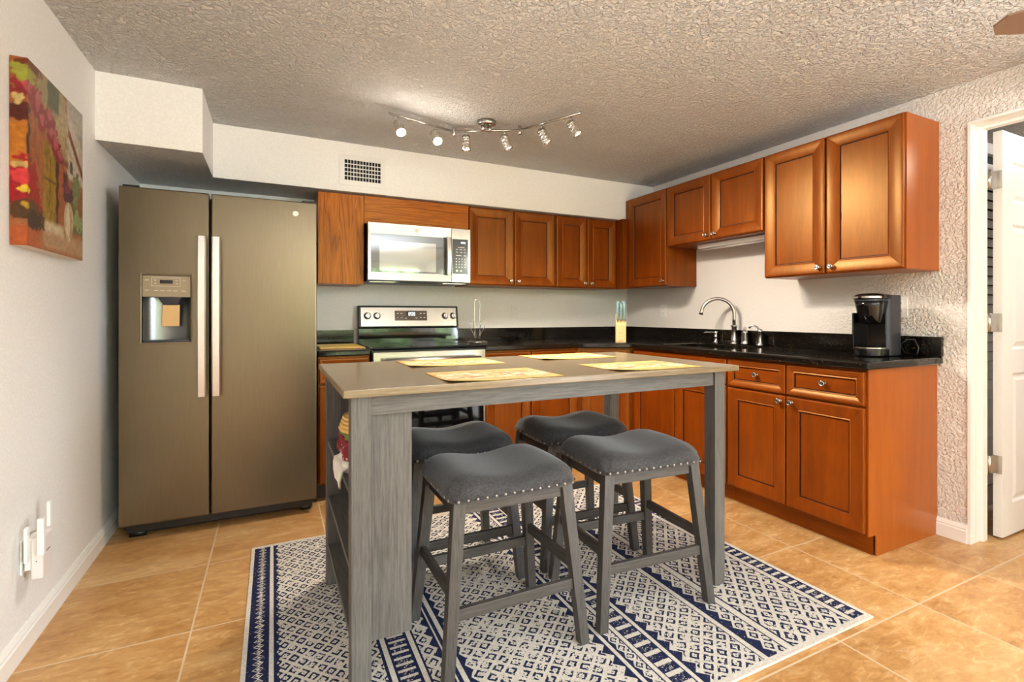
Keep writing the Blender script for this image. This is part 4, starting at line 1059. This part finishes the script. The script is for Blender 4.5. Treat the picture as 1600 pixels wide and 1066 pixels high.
tag(st.build('straw_trivets', M['straw']), 'pile of small round yellow coiled straw trivets on top of the cloths in the table shelf', 'trivet pile')

# ---------------------------------------------------------------- counter items
t = thing('cutting_board', 'thin yellow cutting board lying on the short counter beside the fridge', 'cutting board')
MB().box(1.015, 1.290, 3.10, 3.50, 0.9145, 0.921).build('board', M['boardedge'], t, 0.003)
MB().box(1.018, 1.272, 3.118, 3.49, 0.9212, 0.924).build('yellow_sheet', M['yellow'], t, 0.001); shift(t)
# wire stand
t = thing('wire_stand', 'thin chrome wire stand with a tall loop handle right of the stove', 'wire stand')
wx, wy = 2.165, 3.36
r = 0.0024
b = MB()
for k in range(3):
    R_ = 0.045 + 0.018 * k
    b.tube([(wx + R_ * math.cos(2 * PI * i / 24), wy + R_ * math.sin(2 * PI * i / 24), CT + 0.004 + 0.006 * (k % 2)) for i in range(24)], r * 1.3, 6, closed=True)
for k in range(6):
    a = 2 * PI * k / 6; b.tube([(wx, wy, CT + 0.012), (wx + 0.085 * math.cos(a), wy + 0.085 * math.sin(a), CT + 0.003)], r, 6)
b.build('base', M['chrome'], t)
for k in range(8):
    a = 2 * PI * k / 8; c_, s_ = math.cos(a), math.sin(a)
    MB().tube([(wx + c_ * q, wy + s_ * q, CT + z) for q, z in ((0.006, 0.012), (0.018, 0.04), (0.045, 0.09), (0.066, 0.13), (0.070, 0.15), (0.064, 0.165), (0.052, 0.162))], r, 6).build('petal_wire', M['chrome'], t)
pts = [(wx - 0.022, wy, CT + 0.012)] + [(wx - 0.022, wy, CT + 0.05 + 0.05 * i) for i in range(6)] + [(wx - 0.022 * math.cos(PI * i / 8), wy, CT + 0.31 + 0.022 * math.sin(PI * i / 8)) for i in range(1, 8)] + [(wx + 0.022, wy, CT + 0.30 - 0.05 * i) for i in range(6)] + [(wx + 0.022, wy, CT + 0.012)]
MB().tube(pts, 0.0032, 8).build('loop_handle', M['chrome'], t); shift(t)
# knife block
ang = -0.62
kb = thing('knife_block', 'light wooden knife block in the corner of the counter', 'knife block', (3.225, 2.965, CT), ang)
W_ = 0.078
poly = [(-0.050, 0.0), (0.050, 0.0), (0.068, 0.215), (0.040, 0.222), (-0.050, 0.135)]
MB().prism(poly, -W_ / 2, W_ / 2, lambda p: (p[2], p[0], p[1])).build('block', M['blockwood'], kb, 0.002)
mk = MB()
for z, w0 in ((0.072, .012), (0.012, .016)): mk.box(-w0, w0, -0.0512, -0.0502, z, z + 0.003)
mk.build('maker_mark', M['greyprint'], kb)
def wpt(lx, ly, lz):
    c_, s_ = math.cos(ang), math.sin(ang); return Vector((3.225 + lx * c_ - ly * s_, 2.965 + lx * s_ + ly * c_, CT + lz))
dirv = Vector((0, -0.22, 0.975))
spec = [(-0.026, -0.030, 0.13, 'leftmost knife of the front row in the wooden block'), (0.0, -0.034, 0.130, 'middle knife of the front row in the wooden block'),
        (0.026, -0.030, 0.13, 'rightmost knife of the front row in the wooden block'), (-0.024, 0.008, 0.125, 'knife at the back left of the wooden block'),
        (0.024, 0.008, 0.125, 'knife at the back right of the wooden block')]
for lx, ly, Ln, lab in spec:
    z0_ = 0.172 if ly < 0 else 0.200
    a = Vector((lx, ly, z0_)); m = MB()
    pts = [a + dirv * (Ln * q) for q in (0, .1, .35, .7, .92, 1.0)]
    pts = [p + Vector((0, -0.004 if 1 < i < 4 else 0.0, 0)) for i, p in enumerate(pts)]
    wp = [wpt(*p) for p in pts]
    k = thing('kitchen_knife', 'pale teal handled ' + lab, 'knife', wp[0], 0, 'knives in the wooden block')
    wl_ = [p - wp[0] for p in wp]
    MB().tube(wl_, [0.0075, 0.009, 0.0085, 0.0095, 0.0105, 0.006], 8).build('handle', M['teal'], k)
    MB().tube([wl_[0] - (wl_[1] - wl_[0]).normalized() * 0.028, wl_[0]], 0.003, 8).build('blade', M['steel'], k)
sc_o = wpt(0.0, 0.030, 0.205)
k = thing('kitchen_scissors', 'teal handled kitchen scissors at the back of the wooden block', 'scissors', sc_o, ang)
for sgn in (-1, 1):
    MB().tube([(sgn * 0.016 + 0.014 * math.cos(2 * PI * i / 20), -0.012, 0.085 + 0.026 * math.sin(2 * PI * i / 20)) for i in range(20)], 0.0045, 8, closed=True).build('finger_loop', M['teal'], k)
MB().tube([(0, 0, -0.01), (0, -0.004, 0.03), (0, -0.010, 0.062)], [0.006, 0.008, 0.006], 8).build('shank', M['gunmetal'], k)

# coffee maker
def coffee():
    t = thing('coffee_maker', 'black single-serve coffee maker with a silver lid handle on the counter end', 'coffee maker', (3.612, 1.338, CT), 0.0)
    # local x: -x is the front
    def dshape(x0, x1, hw, n=12, k=1.0):
        pts = [(x1, -hw), (x1, hw), (x0 + hw * k, hw)]
        pts += [(x0 + hw * k - hw * k * math.sin(PI * i / n), hw * math.cos(PI * i / n)) for i in range(1, n)]
        pts += [(x0 + hw * k, -hw)]; return pts
    bd = MB()
    bd.prism(rr(-0.020, 0.115, -0.072, 0.072, 0.028), 0.002, 0.318)
    bd.build('body', M['gunmetal'], t, 0.006, 3)
    MB().prism(dshape(-0.115, 0.0, 0.068, k=0.7), 0.003, 0.040).build('drip_base', M['blackgloss'], t, 0.003)
    MB().prism(dshape(-0.117, -0.03, 0.070, k=0.7), 0.0405, 0.047).build('drip_tray', M['chrome'], t, 0.001)
    MB().prism([(-0.021, -0.06), (-0.021, 0.06), (-0.028, 0.06), (-0.028, -0.06)], 0.047, 0.22).build('back_splash', M['blackgloss'], t)
    for sgn in (1,):
        MB().prism([(-0.022, sgn * 0.060), (-0.022, sgn * 0.070), (-0.095, sgn * 0.064), (-0.095, sgn * 0.056)], 0.047, 0.225).build('side_column', M['blackgloss'], t, 0.002)
    vs = []; prof = [(0.60, 0.165), (0.74, 0.175), (0.86, 0.215), (0.95, 0.262), (1.0, 0.285)]
    hd_ = MB(); base = dshape(-0.112, -0.012, 0.066, 14, 0.8); n_ = len(base)
    for sc_, z in prof: vs += [(-0.012 + (p[0] + 0.012) * sc_, p[1] * sc_, z) for p in base]
    fs = [(j * n_ + i, j * n_ + (i + 1) % n_, j * n_ + n_ + (i + 1) % n_, j * n_ + n_ + i) for j in range(len(prof) - 1) for i in range(n_)] + [tuple(range(n_))[::-1], tuple(range((len(prof) - 1) * n_, len(prof) * n_))]
    hd_.add(vs, fs, True).build('brew_head', M['blackgloss'], t)
    MB().prism(dshape(-0.113, -0.012, 0.067, 14, 0.8), 0.2855, 0.297).build('trim_band', M['gunmetal'], t, 0.002)
    lid = MB(); vs = []; base = dshape(-0.120, 0.010, 0.070, 14, 0.8); n_ = len(base)
    for sc_, z in ((1.0, 0.2975), (1.02, 0.306), (0.92, 0.318), (0.6, 0.326), (0.2, 0.328)): vs += [(-0.04 + (p[0] + 0.04) * sc_, p[1] * sc_, z) for p in base]
    fs = [(j * n_ + i, j * n_ + (i + 1) % n_, j * n_ + n_ + (i + 1) % n_, j * n_ + n_ + i) for j in range(4) for i in range(n_)] + [tuple(range(n_))[::-1], tuple(range(4 * n_, 5 * n_))]
    lid.add(vs, fs, True).build('lid', M['blackgloss'], t)
    base = dshape(-0.126, 0.0, 0.074, 14, 0.8); inn = dshape(-0.112, 0.0, 0.066, 14, 0.8)
    sel = base[2:-1]; sin_ = inn[2:-1]; n_ = len(sel); vs = [(p[0], p[1], 0.300) for p in sel] + [(p[0], p[1], 0.312) for p in sel] + [(p[0], p[1], 0.312) for p in sin_] + [(p[0], p[1], 0.300) for p in sin_]
    fs = []
    for a in range(4):
        b_ = (a + 1) % 4; fs += [(a * n_ + i, a * n_ + i + 1, b_ * n_ + i + 1, b_ * n_ + i) for i in range(n_ - 1)]
    fs += [(0, n_, 2 * n_, 3 * n_), (n_ - 1, 2 * n_ - 1, 3 * n_ - 1, 4 * n_ - 1)]
    MB().add(vs, fs).build('lid_handle', M['chrome'], t, 0.001)
    for i in range(3): MB().lathe([(0.006, 0), (0.006, 0.002), (0.003, 0.003)], (0.01 + 0.022 * i, -0.045, 0.318), n=10).build('button', M['steelv'], t)
    MB().prism(rr(0.075, 0.165, -0.020, 0.085, 0.02), 0.003, 0.215).build('water_tank', M['black'], t, 0.004)
    return t
coffee()
cd = MB().tube([(3.730, 1.285, CT + 0.05), (3.755, 1.265, CT + 0.085), (3.770, 1.235, CT + 0.085), (3.765, 1.215, CT + 0.045), (3.750, 1.215, CT + 0.008), (3.765, 1.25, CT + 0.006), (3.79, 1.29, CT + 0.012), (3.806, 1.32, CT + 0.06), (3.812, 1.33, CT + 0.14), (3.806, 1.331, CT + 0.20), (3.812, 1.331, CT + 0.236), (3.826, 1.331, CT + 0.238)], 0.0035, 8)
tag(cd.build('power_cord', M['black']), 'looped black power cord hanging from the outlet behind the coffee maker', 'cord')

# outlets
def outlet(loc, rz, lab, group='wall outlets above the counter'):
    t = thing('wall_outlet', lab, 'outlet', loc, rz, group)
    MB().box(-0.035, 0.035, -0.006, -0.0005, -0.0575, 0.0575).build('cover_plate', M['white'], t, 0.002)
    for z in (-0.021, 0.021):
        s_ = MB().box(-0.015, 0.015, -0.0085, -0.006, z - 0.015, z + 0.015).build('socket', M['white'], t, 0.002)
        MB().box(-0.007, -0.005, -0.0088, -0.0084, z - 0.004, z + 0.006).box(0.005, 0.007, -0.0088, -0.0084, z - 0.004, z + 0.006).build('slot', M['dark'], s_)
outlet((2.631, YB, 1.161), 0, 'white wall outlet on the back wall between stove and corner')
outlet((XR, 3.145, 1.161), -PI / 2, 'white wall outlet on the right wall between corner and faucet')
outlet((XR, 1.331, 1.171), -PI / 2, 'white wall outlet behind the coffee maker')

# vent register
t = thing('air_vent', 'white air register with a dark open grid on the soffit face above the oak cabinet', 'air vent')
yv = 3.279; m = MB()
X0, X1, Z0, Z1 = 1.148, 1.450, 1.996, 2.202; a0, a1, b0, b1 = 1.182, 1.418, 2.030, 2.166
m.box(X0, a0, yv - 0.006, yv, Z0, Z1).box(a1, X1, yv - 0.006, yv, Z0, Z1).box(a0, a1, yv - 0.006, yv, b1, Z1).box(a0, a1, yv - 0.006, yv, Z0, b0)
m.build('frame', M['trim'], t)
MB().box(a0, a1, yv - 0.0012, yv - 0.0002, b0, b1).build('duct', M['dark'], t)
m = MB()
for i in range(1, 12): x = a0 + (a1 - a0) * i / 12; m.box(x - 0.0017, x + 0.0017, yv - 0.007, yv - 0.0015, b0, b1)
m.build('fins', M['trim'], t); m = MB()
for i in range(1, 5): z = b0 + (b1 - b0) * i / 5; m.box(a0, a1, yv - 0.0055, yv - 0.0015, z - 0.0028, z + 0.0028)
m.build('louvres', M['trim'], t); shift(t)

# ---------------------------------------------------------------- track light
def track():
    t = thing('track_light', 'brushed nickel ceiling track light with three jointed bars and six swivel heads', 'ceiling light')
    zb = 2.234
    cx, cy = 1.894, 2.540
    MB().lathe([(0.057, 0), (0.057, -0.024), (0.050, -0.028), (0.03, -0.028)], (cx, cy, H - 0.0005), n=28).build('canopy', M['nickel'], t)
    MB().lathe([(0.012, 0), (0.012, -0.03)], (cx - 0.02, cy, H - 0.028), n=12).lathe([(0.012, 0), (0.012, -0.03)], (cx + 0.02, cy, H - 0.028), n=12).build('stem', M['nickel'], t)
    A, B, D_, E_ = Vector((1.321, 2.558, zb)), Vector((1.728, 2.646, zb - 0.006)), Vector((2.074, 2.455, zb - 0.006)), Vector((2.266, 2.094, zb))
    for p, q in ((A, B), (B, D_), (D_, E_)):
        MB().tube([p, q], 0.0062, 10).build('bar', M['nickel'], t)
    for p in (B, D_): MB().lathe([(0.010, -0.026), (0.012, -0.022), (0.012, 0.022), (0.010, 0.026)], p, n=14).build('joint', M['nickel'], t)
    heads = [((1.378, 2.572), (1.52, 1.65, 0.9), 1), ((1.602, 2.620), (1.72, 1.65, 0.9), 1), ((1.793, 2.610), (1.80, 2.58, 0.5), 0), ((1.994, 2.500), (2.35, 2.35, 1.2), 0),
             ((2.148, 2.320), (2.62, 2.12, 1.35), 0), ((2.238, 2.148), (2.80, 1.75, 1.10), 0)]
    for (x, y), tg, lit in heads:
        hd = MB().tube([(x, y, zb - 0.004), (x, y, zb - 0.034)], 0.006, 8).build('head', M['nickel'], t)
        o = Vector((x, y, zb - 0.048)); d = (Vector(tg) - o).normalized()
        MB().lathe([(0.006, -0.022), (0.020, -0.016), (0.026, -0.008), (0.026, 0.0), (0.0265, 0.004)], o, d, 18).build('cap', M['nickel'], hd)
        # open glass sleeve
        n_ = 18; vs = []
        ref = d.cross(Vector((0, 0, 1))).normalized() if abs(d.z) < 0.99 else Vector((1, 0, 0)); w_ = d.cross(ref)
        for r_, h_ in ((0.0262, 0.004), (0.0268, 0.060), (0.0278, 0.064), (0.0278, 0.072), (0.0245, 0.072), (0.0235, 0.010)):
            for k in range(n_):
                a = 2 * PI * k / n_; vs.append(o + d * h_ + (ref * math.cos(a) + w_ * math.sin(a)) * r_)
        MB().add(vs, [(i * n_ + k, i * n_ + (k + 1) % n_, (i + 1) * n_ + (k + 1) % n_, (i + 1) * n_ + k) for i in range(5) for k in range(n_)], True).build('shade', M['crackle'], hd)
        MB().lathe([(0.002, 0.050), (0.012, 0.052), (0.019, 0.057), (0.0225, 0.062), (0.0225, 0.064), (0.002, 0.0655)] if not lit else [(0.006, 0.020), (0.016, 0.040), (0.021, 0.058), (0.020, 0.070), (0.012, 0.080), (0.002, 0.084)], o, d, 16).build('bulb', M['bulb'] if lit else M['bulbdim'], hd)
        p = o + d * 0.10
        if lit: point('track_bulb_light', p, 1.2, WARM, 0.03)
        spot('track_spot_light', p, Vector(p) + d, 20 if lit else 30, WARM, 2.5, 0.9, 0.025)
    shift(t)
track()

# ---------------------------------------------------------------- ceiling fan (hub behind the camera's right edge)
def fan():
    c = Vector((3.36, 0.02, 2.075))
    t = thing('ceiling_fan', 'brown-bladed ceiling fan, only one blade tip visible at the upper right', 'ceiling fan', c)
    MB().lathe([(0.06, H - c.z - 0.0005), (0.06, H - c.z - 0.03), (0.02, H - c.z - 0.05), (0.012, H - c.z - 0.05), (0.012, 0.06), (0.09, 0.05), (0.10, 0.0), (0.09, -0.05), (0.03, -0.06)], (0, 0, 0), n=24).build('motor', M['nickel'], t)
    base = math.atan2(0.60 - c.y, 2.885 - c.x)
    for k in range(5):
        a = base + 2 * PI * k / 5; u = Vector((math.cos(a), math.sin(a), 0)); v = Vector((-math.sin(a), math.cos(a), 0.16)).normalized()
        pts = [(0.16, -0.045), (0.30, -0.062), (0.66, -0.066), (0.735, -0.045), (0.755, 0.0), (0.735, 0.045), (0.66, 0.066), (0.30, 0.062), (0.16, 0.045)]
        nn_ = u.cross(v)
        MB().prism(pts, 0, 0.007, lambda p: u * p[0] + v * p[1] + nn_ * p[2]).build('blade', plain('brown_fan_blade', lin(120, 92, 72), 0.5) if k == 0 else bpy.data.materials['brown_fan_blade'], t)
        MB().bar(u * 0.07, u * 0.20, 0.04, 0.006).build('blade_arm', M['nickel'], t)
    MB().lathe([(0.07, -0.062), (0.09, -0.08), (0.085, -0.12), (0.05, -0.145), (0.01, -0.15)], (0, 0, 0), n=22).build('lamp_bowl', M['bulbdim'], t)
fan()

# ---------------------------------------------------------------- wall canvas
def painting():
    ny, nz = 150, 170; y0, y1, z0, z1, th = 1.938, 2.445, 1.353, 1.955, 0.045
    # unrolled sheet: front face (u 0..1 over y) plus the near return (u -0.089..0)
    rnd = np.random.RandomState(4)
    def smooth_noise(h, w, cells):
        g_ = rnd.rand(cells[0] + 2, cells[1] + 2); yy = np.linspace(0, cells[0], h); xx = np.linspace(0, cells[1], w)
        yi = yy.astype(int); xi = xx.astype(int); fy = (yy - yi)[:, None]; fx = (xx - xi)[None]; fy = fy * fy * (3 - 2 * fy); fx = fx * fx * (3 - 2 * fx)
        return (g_[yi][:, xi] * (1 - fy) * (1 - fx) + g_[yi + 1][:, xi] * fy * (1 - fx) + g_[yi][:, xi + 1] * (1 - fy) * fx + g_[yi + 1][:, xi + 1] * fy * fx)
    Hh, Ww = nz + 1, ny + 1
    U, V = np.meshgrid(np.linspace(-0.09, 1, Ww), np.linspace(0, 1, Hh))   # V 0 bottom
    nA = smooth_noise(Hh, Ww, (9, 8)); nB = smooth_noise(Hh, Ww, (26, 22)); nC = smooth_noise(Hh, Ww, (60, 50)); nV = smooth_noise(Hh, Ww, (10, 60))
    img = np.zeros((Hh, Ww, 3))
    def L(c): return np.array(lin(*c)[:3])
    def mixm(m, c): 
        m = np.clip(m, 0, 1)[..., None]; img[:] = img * (1 - m) + L(c) * m
    def sm(x, a, b): t_ = np.clip((x - a) / (b - a), 0, 1); return t_ * t_ * (3 - 2 * t_)
    img[:] = L((176, 96, 46)); mixm(nA, (200, 128, 70)); mixm(nV * 0.5, (130, 60, 26))
    def rect(u0, u1, v0, v1, s=0.02): return sm(U + (nB - .5) * .04, u0 - s, u0 + s) * (1 - sm(U + (nB - .5) * .04, u1 - s, u1 + s)) * sm(V, v0 - s, v0 + s) * (1 - sm(V, v1 - s, v1 + s))
    mixm(rect(-0.1, 0.03, 0.42, 0.66), (206, 128, 30)); mixm(rect(0.0, 0.035, 0.46, 0.66, .01), (60, 24, 14))
    mixm(rect(0.13, 0.62, 0.72, 1.0), (170, 156, 108)); mixm(rect(0.45, 0.80, 0.55, 0.90), (190, 168, 122)); mixm(rect(0.3, 0.5, 0.84, 1.1), (92, 96, 60))
    mixm(rect(0.68, 1.1, 0.5, 1.1), (214, 206, 186)); mixm(sm(V + U * 0.55, 1.25, 1.33) * sm(U, .62, .7), (186, 182, 168)); mixm(rect(.72, .78, .54, .62, .01) + rect(.86, .91, .50, .57, .01), (112, 92, 72))
    mixm((sm(V + U * 0.75, 1.28, 1.3) * (1 - sm(V + U * 0.75, 1.34, 1.36))) * sm(U, .66, .7), (150, 84, 54))
    mixm(rect(0.24, 0.46, 0.17, 0.62), (178, 140, 28)); mixm(rect(0.24, 0.46, 0.17, 0.62) * (nV > .6) * .5, (110, 84, 16)); mixm(rect(.34, .352, .17, .6, .006), (96, 70, 16)); mixm(rect(.24, .46, .41, .425, .008) * .8, (84, 62, 16))
    mixm(rect(0.46, 0.50, 0.14, 0.66, .012), (78, 30, 16)); mixm(rect(0.52, 0.62, 0.14, 0.56), (176, 92, 48)); mixm(rect(0.60, 0.66, 0.36, 0.52, .01), (92, 40, 22))
    mixm(sm(0.66 - (V + (U - .45) * .42), 0, .02) * 0 + rect(.44, .70, .56, .60) , (150, 70, 44))
    def blob(u, v, ru, rv, c, k=1.0, nn_=None):
        d = ((U - u) / ru) ** 2 + ((V - v) / rv) ** 2; mixm(sm(1.15 - d + ((nC if nn_ is None else nn_) - .5) * 1.6, 0, .35) * k, c)
    mixm(rect(.66, 1.1, .12, .42), (112, 104, 50)); blob(.85, .44, .10, .09, (126, 140, 90)); blob(.9, .26, .09, .07, (150, 170, 116)); blob(.95, .36, .06, .08, (150, 88, 40))
    mixm(1 - sm(V + (nA - .5) * .06, .13, .17), (176, 110, 62)); mixm(rect(.25, 1.1, .02, .13) * .6, (206, 176, 140)); mixm(rect(.26, .60, .115, .175), (222, 206, 172)); mixm(rect(-.1, .2, -.1, .11), (186, 92, 40))
    for (u, v, a, b_) in ((.02, .85, .15, .07), (.14, .80, .10, .09), (.22, .74, .08, .07), (.34, .78, .09, .06), (.38, .70, .10, .07), (.46, .64, .08, .06), (.52, .60, .07, .05)):
        blob(u, v, a, b_, (150, 36, 44)); blob(u + .01, v + .01, a * .6, b_ * .6, (206, 96, 104), .8, nB)
    blob(.0, .93, .12, .05, (168, 172, 60)); blob(.08, .98, .14, .03, (120, 56, 22)); blob(-.03, .72, .07, .06, (92, 30, 16)); blob(-.05, .78, .03, .03, (214, 190, 120))
    for (u, v, a, b_) in ((.0, .36, .14, .11), (.05, .30, .14, .10), (-.05, .26, .10, .08), (.12, .22, .10, .10)): blob(u, v, a, b_, (176, 20, 28))
    blob(-.03, .37, .06, .04, (232, 70, 70), .8); blob(.0, .30, .05, .02, (240, 214, 60), .9); blob(-.04, .43, .06, .02, (230, 200, 120), .8)
    blob(.03, .19, .18, .06, (92, 60, 24)); blob(.12, .15, .14, .05, (60, 30, 18)); blob(.0, .22, .04, .02, (206, 170, 40), .9)
    blob(.68, .40, .10, .06, (92, 28, 52)); blob(.66, .43, .06, .03, (140, 60, 90), .8)
    d = ((U - .70) / (.078 + .02 * sm(V, .12, .26))) ** 2 + ((V - .22) / .125) ** 2; mixm(sm(1.1 - d, 0, .12), (214, 196, 156)); mixm(sm(1.1 - ((U - .685) / .035) ** 2 - ((V - .23) / .10) ** 2, 0, .3) * .8, (238, 230, 206))
    mixm(sm(1.05 - ((U - .745) / .03) ** 2 - ((V - .21) / .10) ** 2, 0, .3) * .6, (162, 128, 86))
    img *= (0.55 + 0.30 * nC)[..., None]
    vs = []; cols = []
    def pos(u, v):
        z = z0 + v * (z1 - z0)
        return (th, y0 + u * (y1 - y0), z) if u >= 0 else (th + u / 0.09 * (th - 0.002), y0, z)
    us = np.linspace(-0.09, 1, Ww); vv = np.linspace(0, 1, Hh)
    vs = [pos(u, v) for v in vv for u in us]; cols = img.reshape(-1, 3)
    fs = [(j * Ww + i, j * Ww + i + 1, (j + 1) * Ww + i + 1, (j + 1) * Ww + i) for j in range(nz) for i in range(ny)]
    t = thing('canvas_painting', 'unframed canvas painting of a doorway with red flowers on the left wall', 'painting')
    me = bpy.data.meshes.new('painted_face'); me.from_pydata(vs, [], fs); me.update(); me.materials.append(M['canvas'])
    at = me.color_attributes.new('paint', 'FLOAT_COLOR', 'POINT'); arr = np.ones((len(vs), 4), dtype=np.float32); arr[:, :3] = np.clip(cols, 0, 1); at.data.foreach_set('color', arr.ravel())
    o = bpy.data.objects.new('painted_face', me); C.objects.link(o); o.parent = t
    MB().box(0.002, th - 0.001, y0 + 0.001, y1, z0, z1).build('stretcher_frame', M['whitecloth'], t); shift(t)
painting()

# ---------------------------------------------------------------- wifi extender on the left wall outlet
t = thing('wall_outlet', 'white wall outlet low on the left wall behind the plug-in extender', 'outlet', (0, 2.045, 0.325), PI / 2)
MB().box(-0.035, 0.035, -0.006, -0.0005, -0.0575, 0.0575).build('cover_plate', M['white'], t, 0.002)
t = thing('wifi_extender', 'white plug-in wifi extender with upright flat antennas low on the left wall', 'wifi extender', (0, 2.045, 0.30))
MB().box(0.012, 0.036, -0.036, 0.036, -0.020, 0.085).build('body', M['white'], t, 0.004)
MB().box(0.030, 0.062, -0.042, 0.042, -0.050, 0.088).build('front_cover', plain('warm_white_plastic', lin(226, 218, 214), 0.4), t, 0.005)
MB().box(0.0065, 0.012, -0.014, 0.014, -0.01, 0.03).build('plug', M['white'], t)
for y, x, z0_, h_ in ((-0.052, 0.024, -0.005, 0.135), (0.048, 0.050, 0.075, 0.105)):
    MB().box(x - 0.005, x + 0.005, y - 0.010, y + 0.010, z0_ + 0.02, z0_ + h_).build('antenna', M['white'], t, 0.002)
MB().box(0.052, 0.070, -0.062, -0.046, 0.035, 0.155).build('antenna', M['white'], t, 0.002)
lg = MB()
for i in range(5): lg.box(0.0620, 0.0626, -0.014 + i * 0.006, -0.010 + i * 0.006, 0.030, 0.034)
lg.build('maker_mark', M['greyprint'], t)
MB().lathe([(0.002, 0), (0.002, 0.001)], (0.0455, -0.0425, 0.01), (0, -1, 0), 8).build('led', M['greyprint'], t)
